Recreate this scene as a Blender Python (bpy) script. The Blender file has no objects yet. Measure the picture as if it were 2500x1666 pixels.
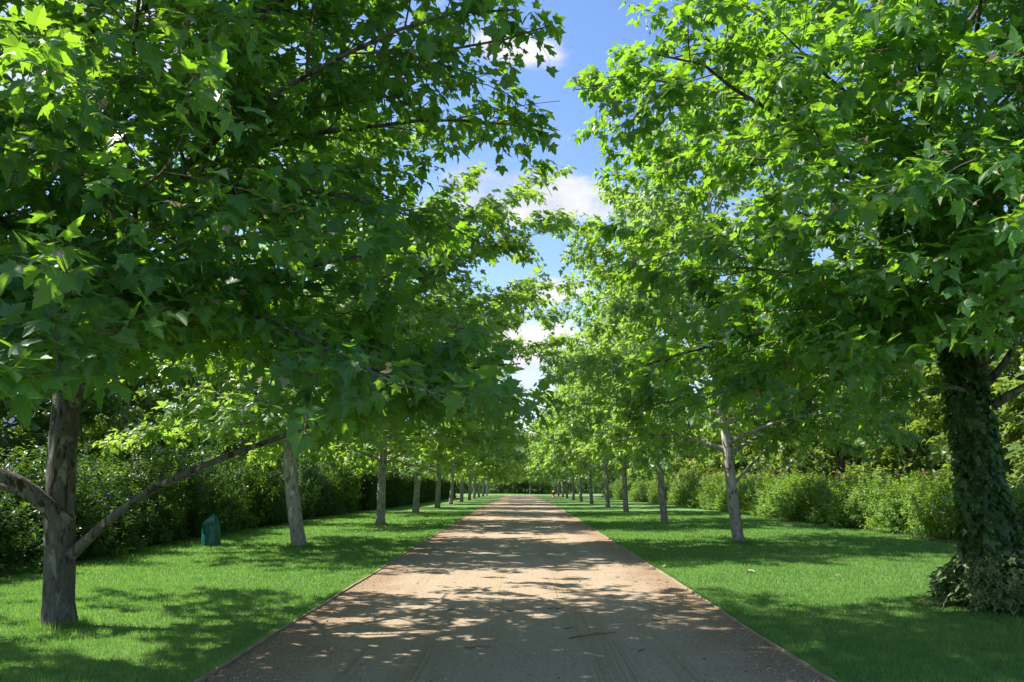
import bpy, math
import numpy as np
from mathutils import Vector

scene = bpy.context.scene
COL = scene.collection
R = math.radians

# ------------------------------------------------------------------ camera
cam_d = bpy.data.cameras.new("camera")
cam = bpy.data.objects.new("camera", cam_d)
COL.objects.link(cam)
cam_d.sensor_width = 36.0
cam_d.lens = 28.0
cam_d.clip_start = 0.05
cam_d.clip_end = 6000
cam.location = (0, 0, 1.6)
cam.rotation_euler = (R(90 + 10.06), 0, R(0.58))
scene.camera = cam

# ------------------------------------------------------------------ light
SUN_EL, SUN_FWD = 50.0, 12.0           # sun on the left, a little ahead of the camera
SUN_DIR = Vector((-math.cos(R(SUN_EL)) * math.cos(R(SUN_FWD)),
                  math.cos(R(SUN_EL)) * math.sin(R(SUN_FWD)), math.sin(R(SUN_EL))))
sun_d = bpy.data.lights.new("sun", 'SUN')
sun_d.energy = 5.0
sun_d.angle = R(0.53)
sun_d.color = (1.0, 0.94, 0.84)
sun = bpy.data.objects.new("sun", sun_d)
COL.objects.link(sun)
sun.location = (-40, 20, 60)
sun.rotation_euler = (-SUN_DIR).to_track_quat('-Z', 'Y').to_euler()

scene.view_settings.view_transform = 'Standard'
scene.view_settings.look = 'None'
scene.view_settings.exposure = 1.12
scene.view_settings.gamma = 1.0
scene.view_settings.use_curve_mapping = False
scene.cycles.max_bounces = 8
scene.cycles.diffuse_bounces = 4
scene.cycles.glossy_bounces = 2
scene.cycles.transmission_bounces = 6
scene.cycles.sample_clamp_indirect = 6.0

# ------------------------------------------------------------------ node helpers
class NT:
    def __init__(s, tree):
        s.t = tree
        s.n = tree.nodes
        s.l = tree.links
    def new(s, kind, **kw):
        n = s.n.new(kind)
        for k, v in kw.items():
            setattr(n, k, v)
        return n
    def put(s, sock, v):
        if isinstance(v, bpy.types.NodeSocket):
            s.l.new(v, sock)
        elif v is not None:
            if isinstance(v, (tuple, list)) and len(v) == 3 and sock.type == 'RGBA':
                v = (*v, 1)
            sock.default_value = v
    def math(s, op, a, b=None, c=None, clamp=False):
        n = s.new('ShaderNodeMath', operation=op)
        n.use_clamp = clamp
        s.put(n.inputs[0], a)
        if b is not None: s.put(n.inputs[1], b)
        if c is not None: s.put(n.inputs[2], c)
        return n.outputs[0]
    def mix(s, fac, a, b, mode='MIX'):
        n = s.new('ShaderNodeMix', data_type='RGBA', blend_type=mode)
        s.put(n.inputs[0], fac)
        s.put(n.inputs[6], a)
        s.put(n.inputs[7], b)
        return n.outputs[2]
    def noise(s, vec, scale, detail=4, rough=0.55, dist=0.0):
        n = s.new('ShaderNodeTexNoise')
        if vec is not None: s.put(n.inputs['Vector'], vec)
        n.inputs['Scale'].default_value = scale
        n.inputs['Detail'].default_value = detail
        n.inputs['Roughness'].default_value = rough
        n.inputs['Distortion'].default_value = dist
        return n.outputs['Fac']
    def ramp(s, fac, stops, interp='LINEAR'):
        n = s.new('ShaderNodeValToRGB')
        n.color_ramp.interpolation = interp
        el = n.color_ramp.elements
        while len(el) < len(stops): el.new(0.5)
        for e, (p, c) in zip(el, stops):
            e.position = p
            e.color = (*c, 1) if len(c) == 3 else c
        s.put(n.inputs[0], fac)
        return n.outputs[0]
    def sstep(s, v, a, b):
        n = s.new('ShaderNodeMapRange', interpolation_type='SMOOTHSTEP')
        s.put(n.inputs[0], v)
        n.inputs[1].default_value = a
        n.inputs[2].default_value = b
        n.inputs[3].default_value = 0
        n.inputs[4].default_value = 1
        return n.outputs[0]
    def mapv(s, vec, scale=(1, 1, 1), loc=(0, 0, 0), rot=(0, 0, 0)):
        n = s.new('ShaderNodeMapping')
        s.put(n.inputs[0], vec)
        n.inputs['Location'].default_value = loc
        n.inputs['Rotation'].default_value = rot
        n.inputs['Scale'].default_value = scale
        return n.outputs[0]

# ------------------------------------------------------------------ sky
world = bpy.data.worlds.new("World")
scene.world = world
world.use_nodes = True
w = NT(world.node_tree)
w.n.clear()
SKY_STRENGTH = 0.125
sky = w.new('ShaderNodeTexSky', sky_type='NISHITA')
sky.sun_disc = False
sky.sun_elevation = R(SUN_EL)
sky.sun_rotation = math.atan2(SUN_DIR.x, SUN_DIR.y)
sky.air_density = 1.0
sky.dust_density = 0.6
sky.ozone_density = 2.0
tc = w.new('ShaderNodeTexCoord')
gen = tc.outputs['Generated']
sep = w.new('ShaderNodeSeparateXYZ')
w.put(sep.inputs[0], gen)
ay = w.math('MAXIMUM', w.math('ABSOLUTE', sep.outputs[1]), 0.15)
cu = w.math('DIVIDE', sep.outputs[0], ay)
cw = w.math('DIVIDE', sep.outputs[2], ay)
n1 = w.noise(w.mapv(gen, (1, 1, 1.7), (0.3, 0.1, 0.0)), 3.2, 7, 0.58, 0.3)
n2 = w.noise(w.mapv(gen, (1, 1, 1.5), (2.3, 1.1, 0.4)), 11.0, 6, 0.6, 0.4)
def blob(u0, w0, a, b, amp):
    du = w.math('DIVIDE', w.math('SUBTRACT', cu, u0), a)
    dw = w.math('DIVIDE', w.math('SUBTRACT', cw, w0), b)
    r2 = w.math('ADD', w.math('MULTIPLY', du, du), w.math('MULTIPLY', dw, dw))
    return w.math('MULTIPLY', w.math('POWER', 2.71828, w.math('MULTIPLY', r2, -1.0)), amp)
acc = None
for b in ((0.016, 0.575, 0.055, 0.026, 1.35), (-0.03, 0.595, 0.045, 0.024, 1.2), (0.0, 0.352, 0.14, 0.028, 1.30), (0.045, 0.392, 0.05, 0.018, 0.95), (-0.05, 0.40, 0.05, 0.02, 0.7),
          (0.04, 0.242, 0.065, 0.017, 1.35), (0.020, 0.172, 0.080, 0.030, 1.9), (-0.02, 0.12, 0.10, 0.02, 0.7),
          (-0.55, 0.60, 0.30, 0.22, 0.9), (0.55, 0.33, 0.25, 0.12, 0.5)):
    v = blob(*b)
    acc = v if acc is None else w.math('ADD', acc, v)
cl = w.math('ADD', acc, w.math('MULTIPLY', w.math('SUBTRACT', n1, 0.5), 1.3))
cl = w.math('ADD', cl, w.math('MULTIPLY', w.math('SUBTRACT', n2, 0.5), 1.5))
n3 = w.noise(w.mapv(gen, (1, 1, 1.35), (0.7, 2.1, 0.9)), 34.0, 5, 0.6, 0.2)
cl = w.math('ADD', cl, w.math('MULTIPLY', w.math('SUBTRACT', n3, 0.5), 1.3))
cmask = w.sstep(cl, 0.18, 1.30)
cshade = w.sstep(w.noise(w.mapv(gen, (1, 1, 1.5), (2.3, 1.1, 0.43)), 9.0, 4), 0.35, 0.62)
ccol = w.mix(cshade, (2.6, 2.8, 3.2), (3.8, 3.8, 3.85))
hs = w.new('ShaderNodeHueSaturation')
hs.inputs['Saturation'].default_value = 1.17
hs.inputs['Value'].default_value = 0.98
w.put(hs.inputs['Color'], sky.outputs[0])
skyc = w.mix(1.0, hs.outputs[0], (1.12, 0.98, 1.0), 'MULTIPLY')
col = w.mix(cmask, skyc, ccol)
bg = w.new('ShaderNodeBackground')
w.put(bg.inputs[0], col)
bg.inputs[1].default_value = SKY_STRENGTH
wo = w.new('ShaderNodeOutputWorld')
w.l.new(bg.outputs[0], wo.inputs[0])

# ------------------------------------------------------------------ materials
def new_mat(name):
    m = bpy.data.materials.new(name)
    m.use_nodes = True
    t = NT(m.node_tree)
    t.n.clear()
    out = t.new('ShaderNodeOutputMaterial')
    return m, t, out

def leaf_material(name, dark, light, trans, young=None, under=None, fac=0.48, rough=0.42, spec=0.45, edge=None):
    """thin leaf: reflecting front, paler back, light shining through; colour varies leaf by leaf"""
    m, t, out = new_mat(name)
    at = t.new('ShaderNodeAttribute', attribute_name='tint')
    tint = at.outputs['Fac']
    c = t.ramp(tint, [(0.0, dark), (0.93, light)] + ([(0.965, young), (1.0, young)] if young else [(1.0, light)]))
    tr = t.ramp(tint, [(0.0, tuple(x * 0.72 for x in trans)), (0.93, trans)] +
                ([(0.965, tuple(0.75 * x for x in young)), (1.0, tuple(0.75 * x for x in young))] if young else [(1.0, trans)]))
    if edge:
        ea = t.new('ShaderNodeAttribute', attribute_name='rim')
        c = t.mix(t.sstep(ea.outputs['Fac'], 0.45, 0.75), c, edge)
    if under:
        g = t.new('ShaderNodeNewGeometry')
        c = t.mix(t.math('MULTIPLY', g.outputs['Backfacing'], 0.75), c, under)
    p = t.new('ShaderNodeBsdfPrincipled')
    t.put(p.inputs['Base Color'], c)
    p.inputs['Roughness'].default_value = rough
    p.inputs['Specular IOR Level'].default_value = spec
    tl = t.new('ShaderNodeBsdfTranslucent')
    t.put(tl.inputs[0], tr)
    mx = t.new('ShaderNodeMixShader')
    mx.inputs[0].default_value = fac
    t.l.new(p.outputs[0], mx.inputs[1])
    t.l.new(tl.outputs[0], mx.inputs[2])
    t.l.new(mx.outputs[0], out.inputs[0])
    return m

def simple(name, colfn, rough=0.85, bump=None, spec=0.2, dist=0.02):
    m, t, out = new_mat(name)
    p = t.new('ShaderNodeBsdfPrincipled')
    tcn = t.new('ShaderNodeTexCoord')
    ob = tcn.outputs['Object']
    t.put(p.inputs['Base Color'], colfn(t, ob))
    p.inputs['Roughness'].default_value = rough
    p.inputs['Specular IOR Level'].default_value = spec
    if bump:
        b = t.new('ShaderNodeBump')
        b.inputs['Strength'].default_value = 1.0
        b.inputs['Distance'].default_value = dist
        t.put(b.inputs['Height'], bump(t, ob))
        t.l.new(b.outputs[0], p.inputs['Normal'])
    t.l.new(p.outputs[0], out.inputs[0])
    return m

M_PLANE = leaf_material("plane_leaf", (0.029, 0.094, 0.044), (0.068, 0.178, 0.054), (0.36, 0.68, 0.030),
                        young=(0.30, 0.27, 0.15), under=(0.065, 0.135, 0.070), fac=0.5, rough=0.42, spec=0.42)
M_PLANE_FAR = leaf_material("plane_leaf_distant_paled", (0.072, 0.155, 0.060), (0.155, 0.280, 0.090), (0.46, 0.72, 0.07),
                            young=(0.34, 0.40, 0.22), under=(0.16, 0.24, 0.14), fac=0.5, rough=0.38, spec=0.55)  # same leaf paled: haze and sky sheen of the farther crowns put into colour
M_IVY = leaf_material("ivy_leaf", (0.018, 0.062, 0.020), (0.070, 0.150, 0.046), (0.18, 0.34, 0.04), fac=0.3,
                      rough=0.38, spec=0.4)
M_IVYV = leaf_material("variegated_ivy_leaf", (0.03, 0.07, 0.025), (0.07, 0.13, 0.05), (0.20, 0.28, 0.06), fac=0.25,
                       rough=0.4, spec=0.4, edge=(0.19, 0.27, 0.10))
M_SHRUB = leaf_material("dark_shrub_leaf", (0.018, 0.058, 0.018), (0.052, 0.125, 0.026), (0.20, 0.38, 0.02), fac=0.4, spec=0.5, rough=0.38)
M_ROSE = leaf_material("rose_leaf", (0.065, 0.150, 0.026), (0.16, 0.29, 0.045), (0.40, 0.60, 0.04), fac=0.45)
M_HEDGE = leaf_material("clipped_hedge_leaf", (0.018, 0.050, 0.016), (0.040, 0.095, 0.024), (0.12, 0.22, 0.02), fac=0.35)
M_WOODL = leaf_material("wood_leaf_left", (0.045, 0.100, 0.030), (0.115, 0.200, 0.048), (0.38, 0.58, 0.045), fac=0.4)
M_WOODR = leaf_material("wood_leaf_right", (0.075, 0.140, 0.036), (0.150, 0.235, 0.065), (0.42, 0.58, 0.06), fac=0.45)
M_GOLD = leaf_material("yellow_green_leaf", (0.11, 0.18, 0.022), (0.19, 0.27, 0.032), (0.42, 0.52, 0.03), fac=0.45)

def grass_mat():
    m, t, out = new_mat("grass_blade")
    at = t.new('ShaderNodeAttribute', attribute_name='tint')
    g = t.new('ShaderNodeNewGeometry')
    n = t.math('ADD', t.math('MULTIPLY', t.noise(g.outputs['Position'], 0.35, 3), 0.55), t.math('MULTIPLY', t.noise(g.outputs['Position'], 1.6, 4, 0.65), 0.5))
    f = t.math('ADD', t.math('MULTIPLY', at.outputs['Fac'], 0.75), t.math('MULTIPLY', n, 0.45))
    c = t.ramp(f, [(0.15, (0.050, 0.130, 0.038)), (0.6, (0.125, 0.240, 0.068)), (0.95, (0.25, 0.36, 0.12)), (1.0, (0.34, 0.36, 0.16))])
    p = t.new('ShaderNodeBsdfPrincipled')
    t.put(p.inputs['Base Color'], c)
    p.inputs['Roughness'].default_value = 0.45
    p.inputs['Specular IOR Level'].default_value = 0.35
    tl = t.new('ShaderNodeBsdfTranslucent')
    t.put(tl.inputs[0], t.mix(1.0, c, (1.9, 2.1, 0.8), 'MULTIPLY'))
    mx = t.new('ShaderNodeMixShader')
    mx.inputs[0].default_value = 0.4
    t.l.new(p.outputs[0], mx.inputs[1])
    t.l.new(tl.outputs[0], mx.inputs[2])
    t.l.new(mx.outputs[0], out.inputs[0])
    return m
M_GRASS = grass_mat()

def lawn_col(t, ob):
    a = t.noise(ob, 0.33, 4)
    b = t.noise(ob, 28, 3, 0.7)
    c = t.noise(ob, 3.0, 4, 0.6)
    k = t.math('ADD', t.math('ADD', t.math('MULTIPLY', a, 0.4), t.math('MULTIPLY', b, 0.4)), t.math('MULTIPLY', c, 0.25))
    return t.ramp(k, [(0.3, (0.052, 0.125, 0.036)), (0.52, (0.125, 0.230, 0.064)), (0.75, (0.23, 0.33, 0.105))])
M_LAWN = simple("lawn", lawn_col, 0.9, lambda t, ob: t.noise(ob, 40, 3, 0.8), 0.1, 0.03)

def soil_col(t, ob):
    return t.ramp(t.noise(ob, 14, 6, 0.7), [(0.3, (0.030, 0.020, 0.013)), (0.55, (0.075, 0.050, 0.032)), (0.75, (0.16, 0.12, 0.08))])
M_SOIL = simple("bed_soil", soil_col, 0.95, lambda t, ob: t.noise(ob, 25, 4, 0.7), 0.1, 0.05)

def road_col(t, ob):
    s = t.new('ShaderNodeSeparateXYZ')
    t.put(s.inputs[0], ob)
    # wheel tracks wander a little along the drive
    wob = t.math('MULTIPLY', t.math('SUBTRACT', t.noise(t.mapv(ob, (0.0, 0.07, 0)), 1.0, 2), 0.5), 1.3)
    x = t.math('ADD', s.outputs[0], wob)
    trk = None
    for c0, wd in ((-0.95, 0.30), (0.72, 0.30), (-0.35, 0.13), (1.30, 0.17), (-1.55, 0.12)):
        d = t.math('ABSOLUTE', t.math('SUBTRACT', x, c0))
        b = t.math('SUBTRACT', 1.0, t.sstep(d, wd * 0.45, wd))
        trk = b if trk is None else t.math('MAXIMUM', trk, b)
    patch = t.sstep(t.noise(t.mapv(ob, (0.7, 0.12, 1), (3, 1, 0)), 1.0, 3), 0.36, 0.58)
    trk = t.math('MULTIPLY', trk, patch)
    big = t.noise(ob, 0.55, 4, 0.6)
    fine = t.noise(ob, 55, 3, 0.75)
    grit = t.noise(ob, 160, 2, 0.7)
    lines = t.noise(t.mapv(t.mapv(ob, (1, 1, 1)), (46, 0.35, 1)), 1.0, 3, 0.6)
    base = t.ramp(fine, [(0.26, (0.165, 0.118, 0.078)), (0.5, (0.36, 0.28, 0.198)), (0.74, (0.55, 0.455, 0.35))])
    base = t.mix(t.math('MULTIPLY', t.sstep(big, 0.35, 0.65), 0.45), base, (0.37, 0.285, 0.20))
    tcol = t.ramp(lines, [(0.3, (0.20, 0.148, 0.092)), (0.6, (0.38, 0.295, 0.19))])
    base = t.mix(t.math('MULTIPLY', trk, 0.78), base, tcol)
    # rusty loose fines and leaf litter lie along both edges
    edge = t.sstep(t.math('ADD', t.math('ABSOLUTE', t.math('ADD', s.outputs[0], 0.04)),
                          t.math('MULTIPLY', t.math('SUBTRACT', t.noise(ob, 1.4, 4), 0.5), 1.5)), 1.45, 2.45)
    base = t.mix(t.math('MULTIPLY', edge, 0.72), base, t.ramp(fine, [(0.3, (0.12, 0.076, 0.046)), (0.7, (0.36, 0.245, 0.155))]))
    spk = t.sstep(grit, 0.63, 0.72)
    base = t.mix(t.math('MULTIPLY', spk, 0.5), base, (0.70, 0.62, 0.52))
    dk = t.sstep(t.noise(t.mapv(ob, (1, 1, 1), (7, 3, 0)), 90, 2, 0.6), 0.66, 0.72)
    base = t.mix(t.math('MULTIPLY', dk, 0.7), base, (0.07, 0.045, 0.03))
    litter = t.sstep(t.noise(t.mapv(ob, (1.0, 1.6, 1), (1, 8, 0)), 16, 4, 0.75), 0.66, 0.74)
    return t.mix(t.math('MULTIPLY', litter, 0.6), base, (0.10, 0.062, 0.036))
def road_bump(t, ob):
    a = t.noise(ob, 80, 3, 0.7)
    b = t.noise(t.mapv(ob, (26, 0.4, 1)), 1.0, 2)
    c = t.noise(ob, 4.0, 3)
    return t.math('ADD', t.math('ADD', t.math('MULTIPLY', a, 0.35), t.math('MULTIPLY', b, 0.25)), c)
M_ROAD = simple("gravel_drive", road_col, 0.95, road_bump, 0.1, 0.018)
M_EDGE = simple("edging_timber", lambda t, ob: t.ramp(t.noise(t.mapv(ob, (8, 0.6, 8)), 6, 4), [(0.3, (0.22, 0.165, 0.12)), (0.7, (0.44, 0.36, 0.27))]), 0.8)

def bark(name, c1, c2, c3, c4, scale=1.0):
    def cf(t, ob):
        v = t.mapv(ob, (1.0, 1.0, 0.38))
        n = t.noise(v, 7.5 * scale, 5, 0.6, 0.6)
        n2 = t.noise(t.mapv(v, (1, 1, 1), (3.1, 0.2, 5)), 13 * scale, 4, 0.6, 0.4)
        c = t.ramp(n, [(0.36, c1), (0.46, c2), (0.56, c2), (0.64, c3)])
        c = t.mix(t.sstep(n2, 0.54, 0.60), c, c4)
        s = t.new('ShaderNodeSeparateXYZ')
        t.put(s.inputs[0], ob)
        low = t.math('SUBTRACT', 1.0, t.sstep(t.math('ADD', s.outputs[2], t.math('MULTIPLY', n, 0.7)), 0.5, 1.8))
        crk = t.noise(t.mapv(ob, (1, 1, 0.16)), 42, 4, 0.7)
        rough = t.ramp(crk, [(0.35, tuple(x * 0.40 for x in c2)), (0.6, tuple(x * 0.95 for x in c2))])
        return t.mix(t.math('MULTIPLY', low, 0.65), c, rough)
    def bf(t, ob):
        a = t.noise(t.mapv(ob, (1, 1, 0.22)), 30, 5, 0.7)
        b = t.noise(t.mapv(ob, (1, 1, 0.38)), 7.5 * scale, 5, 0.6, 0.6)
        return t.math('ADD', a, t.math('MULTIPLY', b, 0.8))
    return simple(name, cf, 0.88, bf, 0.2, 0.022)
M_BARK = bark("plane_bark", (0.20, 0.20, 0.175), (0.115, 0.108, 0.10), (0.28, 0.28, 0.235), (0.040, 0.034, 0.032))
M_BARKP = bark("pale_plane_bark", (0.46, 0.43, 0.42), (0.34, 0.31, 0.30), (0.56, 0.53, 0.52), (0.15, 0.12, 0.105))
M_TWIG = simple("twig_bark", lambda t, ob: t.ramp(t.noise(ob, 20, 3), [(0.35, (0.085, 0.068, 0.050)), (0.7, (0.17, 0.145, 0.11))]), 0.85)
M_BALL = simple("seed_ball_brown", lambda t, ob: t.ramp(t.noise(ob, 90, 3), [(0.35, (0.075, 0.040, 0.02)), (0.65, (0.17, 0.10, 0.045))]), 0.9,
                lambda t, ob: t.noise(ob, 140, 2), 0.1, 0.004)
M_BAG = simple("teal_vinyl", lambda t, ob: t.ramp(t.noise(ob, 5, 4), [(0.3, (0.006, 0.085, 0.072)), (0.7, (0.014, 0.135, 0.115))]), 0.38,
               lambda t, ob: t.noise(t.mapv(ob, (1, 1, 0.5)), 9, 4, 0.5), 0.5, 0.03)
M_PINK = leaf_material("pink_petal", (0.50, 0.12, 0.25), (0.70, 0.30, 0.42), (0.60, 0.22, 0.32), fac=0.35)
M_DEAD = leaf_material("fallen_leaf", (0.36, 0.26, 0.14), (0.62, 0.54, 0.40), (0.4, 0.3, 0.15), fac=0.2)
M_RED = simple("red_enamel", lambda t, ob: t.ramp(t.noise(ob, 8, 3), [(0.3, (0.32, 0.012, 0.010)), (0.7, (0.48, 0.02, 0.015))]), 0.4, None, 0.5)
M_STEEL = simple("pale_metal", lambda t, ob: t.ramp(t.noise(ob, 12, 3), [(0.3, (0.45, 0.45, 0.44)), (0.7, (0.66, 0.66, 0.64))]), 0.45, None, 0.5)
M_HILL = simple("haze_blue_hill", lambda t, ob: t.ramp(t.noise(ob, 0.02, 6, 0.65), [(0.35, (0.036, 0.060, 0.085)), (0.65, (0.085, 0.120, 0.150))]), 1.0, None, 0.0)  # blue of distance haze painted into the hill colour, no air volume

# ------------------------------------------------------------------ mesh building
class MB:
    def __init__(s):
        s.v, s.f, s.n = [], [], 0
        s.tint, s.rim = [], []
    def add(s, verts, faces, mat=0, tint=0.5, rim=0.0, smooth=False):
        verts = np.asarray(verts, dtype=np.float32).reshape(-1, 3)
        faces = np.asarray(faces, dtype=np.int64)
        k = len(verts)
        s.v.append(verts)
        s.f.append((faces + s.n, mat, smooth))
        s.tint.append(np.broadcast_to(np.asarray(tint, np.float32), (k,)))
        s.rim.append(np.broadcast_to(np.asarray(rim, np.float32), (k,)))
        s.n += k
    def build(s, name, mats, parent=None, rim=False):
        me = bpy.data.meshes.new(name)
        v = np.concatenate(s.v)
        me.vertices.add(len(v))
        me.vertices.foreach_set('co', v.ravel())
        li, ls, mi, sm, pos = [], [], [], [], 0
        for f, m, q in s.f:
            if f.size == 0: continue
            k = f.shape[1]
            li.append(f.ravel())
            ls.append(pos + np.arange(len(f)) * k)
            pos += f.size
            mi.append(np.full(len(f), m))
            sm.append(np.full(len(f), q))
        li, ls = np.concatenate(li).astype(np.int32), np.concatenate(ls).astype(np.int32)
        me.loops.add(len(li))
        me.loops.foreach_set('vertex_index', li)
        me.polygons.add(len(ls))
        me.polygons.foreach_set('loop_start', ls)
        me.polygons.foreach_set('material_index', np.concatenate(mi).astype(np.int32))
        me.polygons.foreach_set('use_smooth', np.concatenate(sm).astype(bool))
        for m in mats: me.materials.append(m)
        me.update(calc_edges=True)
        a = me.attributes.new('tint', 'FLOAT', 'POINT')
        a.data.foreach_set('value', np.concatenate(s.tint).astype(np.float32))
        if rim:
            a = me.attributes.new('rim', 'FLOAT', 'POINT')
            a.data.foreach_set('value', np.concatenate(s.rim).astype(np.float32))
        o = bpy.data.objects.new(name, me)
        COL.objects.link(o)
        if parent is not None: o.parent = parent
        return o

def unit(a):
    a = np.asarray(a, float)
    return a / np.maximum(np.linalg.norm(a, axis=-1, keepdims=True), 1e-9)

def tube(mb, pts, rad, sides=6, mat=0, tint=0.5, cap=False, lump=None):
    pts = np.asarray(pts, float)
    rad = np.broadcast_to(np.asarray(rad, float), (len(pts),))
    tan = unit(np.gradient(pts, axis=0))
    ref = np.array([0, 0, 1.0]) if abs(tan[0, 2]) < 0.8 else np.array([1.0, 0, 0])
    u = unit(np.cross(tan, ref))
    v = np.cross(tan, u)
    a = np.arange(sides) * 2 * np.pi / sides
    ca, sa = np.cos(a)[None, :, None], np.sin(a)[None, :, None]
    rr = rad[:, None, None]
    if lump is not None: rr = rr * lump(len(pts), a)[:, :, None]
    ring = pts[:, None, :] + rr * (u[:, None] * ca + v[:, None] * sa)
    n = len(pts)
    i = np.arange(n - 1)[:, None] * sides
    j = np.arange(sides)[None, :]
    jn = (j + 1) % sides
    f = np.stack([i + j, i + jn, i + sides + jn, i + sides + j], -1).reshape(-1, 4)
    mb.add(ring.reshape(-1, 3), f, mat, tint, smooth=True)
    if cap:
        c = np.vstack([ring[-1], pts[-1:]])
        k = np.arange(sides)
        mb.add(c, np.stack([k, (k + 1) % sides, np.full(sides, sides)], -1), mat, tint, smooth=True)

# ---- leaf templates: x across, y towards the tip, z up from the blade
def leaf_template(half, fold, droop, curl, petiole=0.0, center=0.28):
    h = np.array(half, float)
    right = h
    left = h[1:-1][::-1] * [-1, 1]
    out = np.vstack([right, left])
    P = np.vstack([[0, center], out])
    z = fold * np.abs(P[:, 0]) - droop * P[:, 1] ** 2 - curl * P[:, 0] ** 2
    V = np.column_stack([P, z])
    n = len(out)
    k = np.arange(n)
    F = np.stack([np.zeros(n, int), 1 + k, 1 + (k + 1) % n], -1)
    rim = np.r_[0.0, np.ones(n)]
    if petiole:
        b = len(V)
        V = np.vstack([V, [[-0.012, 0.0, 0], [0.012, 0.0, 0], [0, -petiole, petiole * 0.35]]])
        F = np.vstack([F, [[b, b + 1, b + 2]]])
        rim = np.r_[rim, 0, 0, 0]
    return V, F, rim
HALF_NEAR = [(0, 0), (0.20, -0.10), (0.43, -0.07), (0.35, 0.08), (0.43, 0.15), (0.50, 0.29), (0.66, 0.40), (0.45, 0.40), (0.37, 0.47),
             (0.225, 0.465), (0.265, 0.62), (0.18, 0.70), (0.14, 0.83), (0, 1.04)]
HALF_MID = [(0, 0), (0.42, -0.06), (0.36, 0.14), (0.62, 0.40), (0.24, 0.47), (0.22, 0.66), (0, 1.02)]
HALF_FAR = [(0, 0), (0.52, 0.22), (0.26, 0.48), (0, 1.0)]
T_NEAR = [leaf_template(HALF_NEAR, f, d, c, 0.45) for f, d, c in ((0.18, 0.22, 0.35), (0.42, 0.10, 0.15), (-0.05, 0.45, 0.6), (0.10, 0.05, 0.9), (0.25, 0.60, 0.2), (0.55, -0.15, 0.3))]
T_MID = [leaf_template(HALF_MID, f, d, c) for f, d, c in ((0.2, 0.22, 0.3), (0.32, 0.1, 0.1), (-0.05, 0.35, 0.5))]
T_FAR = [leaf_template(HALF_FAR, f, d, 0.2) for f, d in ((0.25, 0.2), (-0.1, 0.3))]
T_IVY = [leaf_template([(0, 0), (0.34, -0.08), (0.30, 0.15), (0.50, 0.35), (0.20, 0.45), (0, 0.9)], f, 0.15, 0.1) for f in (0.2, 0.05)]
T_OVAL = [leaf_template([(0, 0), (0.26, 0.35), (0.2, 0.7), (0, 1.0)], f, d, 0) for f, d in ((0.35, 0.2), (0.15, 0.4))]

def scatter_leaves(mb, rng, pos, tip, nrm, size, temps, mat=0, tint=None):
    """one leaf blade at every pos, its tip along tip, its face along nrm"""
    pos, tip, nrm = np.asarray(pos, float), unit(tip), np.asarray(nrm, float)
    x = unit(np.cross(tip, nrm))
    z = np.cross(x, tip)
    size = np.broadcast_to(np.asarray(size, float), (len(pos),))
    if tint is None: tint = rng.random(len(pos))
    pick = rng.integers(0, len(temps), len(pos))
    for k, (V, F, rim) in enumerate(temps):
        m = np.where(pick == k)[0]
        if len(m) == 0: continue
        asp = rng.uniform(0.86, 1.12, len(m))[:, None, None]
        P = pos[m][:, None] + size[m][:, None, None] * (V[None, :, 0:1] * x[m][:, None] * asp + V[None, :, 1:2] * tip[m][:, None] + V[None, :, 2:3] * z[m][:, None])
        nv = len(V)
        FF = (F[None] + (np.arange(len(m)) * nv)[:, None, None]).reshape(-1, 3)
        mb.add(P.reshape(-1, 3), FF, mat, np.repeat(tint[m], nv), np.tile(rim, len(m)))

# ------------------------------------------------------------------ things
def tag(o, label=None, cat=None, group=None, kind=None):
    if label: o['label'] = label
    if cat: o['category'] = cat
    if group: o['group'] = group
    if kind: o['kind'] = kind
    return o
def thing(name, label, cat, loc=(0, 0, 0), rz=0.0, group=None):
    o = bpy.data.objects.new(name, None)
    COL.objects.link(o)
    o.empty_display_size = 0.3
    o.location = loc
    o.rotation_euler = (0, 0, rz)
    return tag(o, label, cat, group)
def copy_tree(o, parent=None):
    c = o.copy()
    COL.objects.link(c)
    c.parent = parent
    for ch in list(o.children):
        copy_tree(ch, c)
    return c

def gz(y):
    """the drive dips very gently beyond about forty metres"""
    y = np.asarray(y, float)
    return -0.0062 * np.clip(y - 42, 0, 93)

# ------------------------------------------------------------------ ground
def strip(name, mat, xs, ys, dz=0.0, kind='structure', wav=None):
    mb = MB()
    X, Y = np.meshgrid(xs, ys)
    Z = gz(Y) + dz
    if wav: Z = Z + wav(X, Y)
    nx, ny = len(xs), len(ys)
    i = np.arange(ny - 1)[:, None] * nx
    j = np.arange(nx - 1)[None, :]
    f = np.stack([i + j, i + j + 1, i + nx + j + 1, i + nx + j], -1).reshape(-1, 4)
    mb.add(np.stack([X, Y, Z], -1), f, 0, smooth=True)
    o = mb.build(name, [mat])
    tag(o, kind=kind)
    return o
RXL, RXR, REND = -2.60, 2.51, 133.0
ys = np.r_[-900, -300, -60, np.arange(-10, 160, 2.0), 200, 400, 900, 2400]
strip('lawn_ground', M_LAWN, np.r_[-1500, -300, -60, np.arange(-30, 31, 3.0), 60, 300, 1500], ys)
strip('gravel_drive', M_ROAD, np.linspace(RXL, RXR, 9), np.arange(-14, REND + 0.5, 1.0), 0.006)
strip('cross_path', M_ROAD, np.linspace(-40, 40, 41), np.linspace(REND, REND + 4.5, 4), 0.006)
def edge_x(y): return 0.14 * np.sin(y * 0.9) + 0.08 * np.sin(y * 2.3 + 1)
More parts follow.
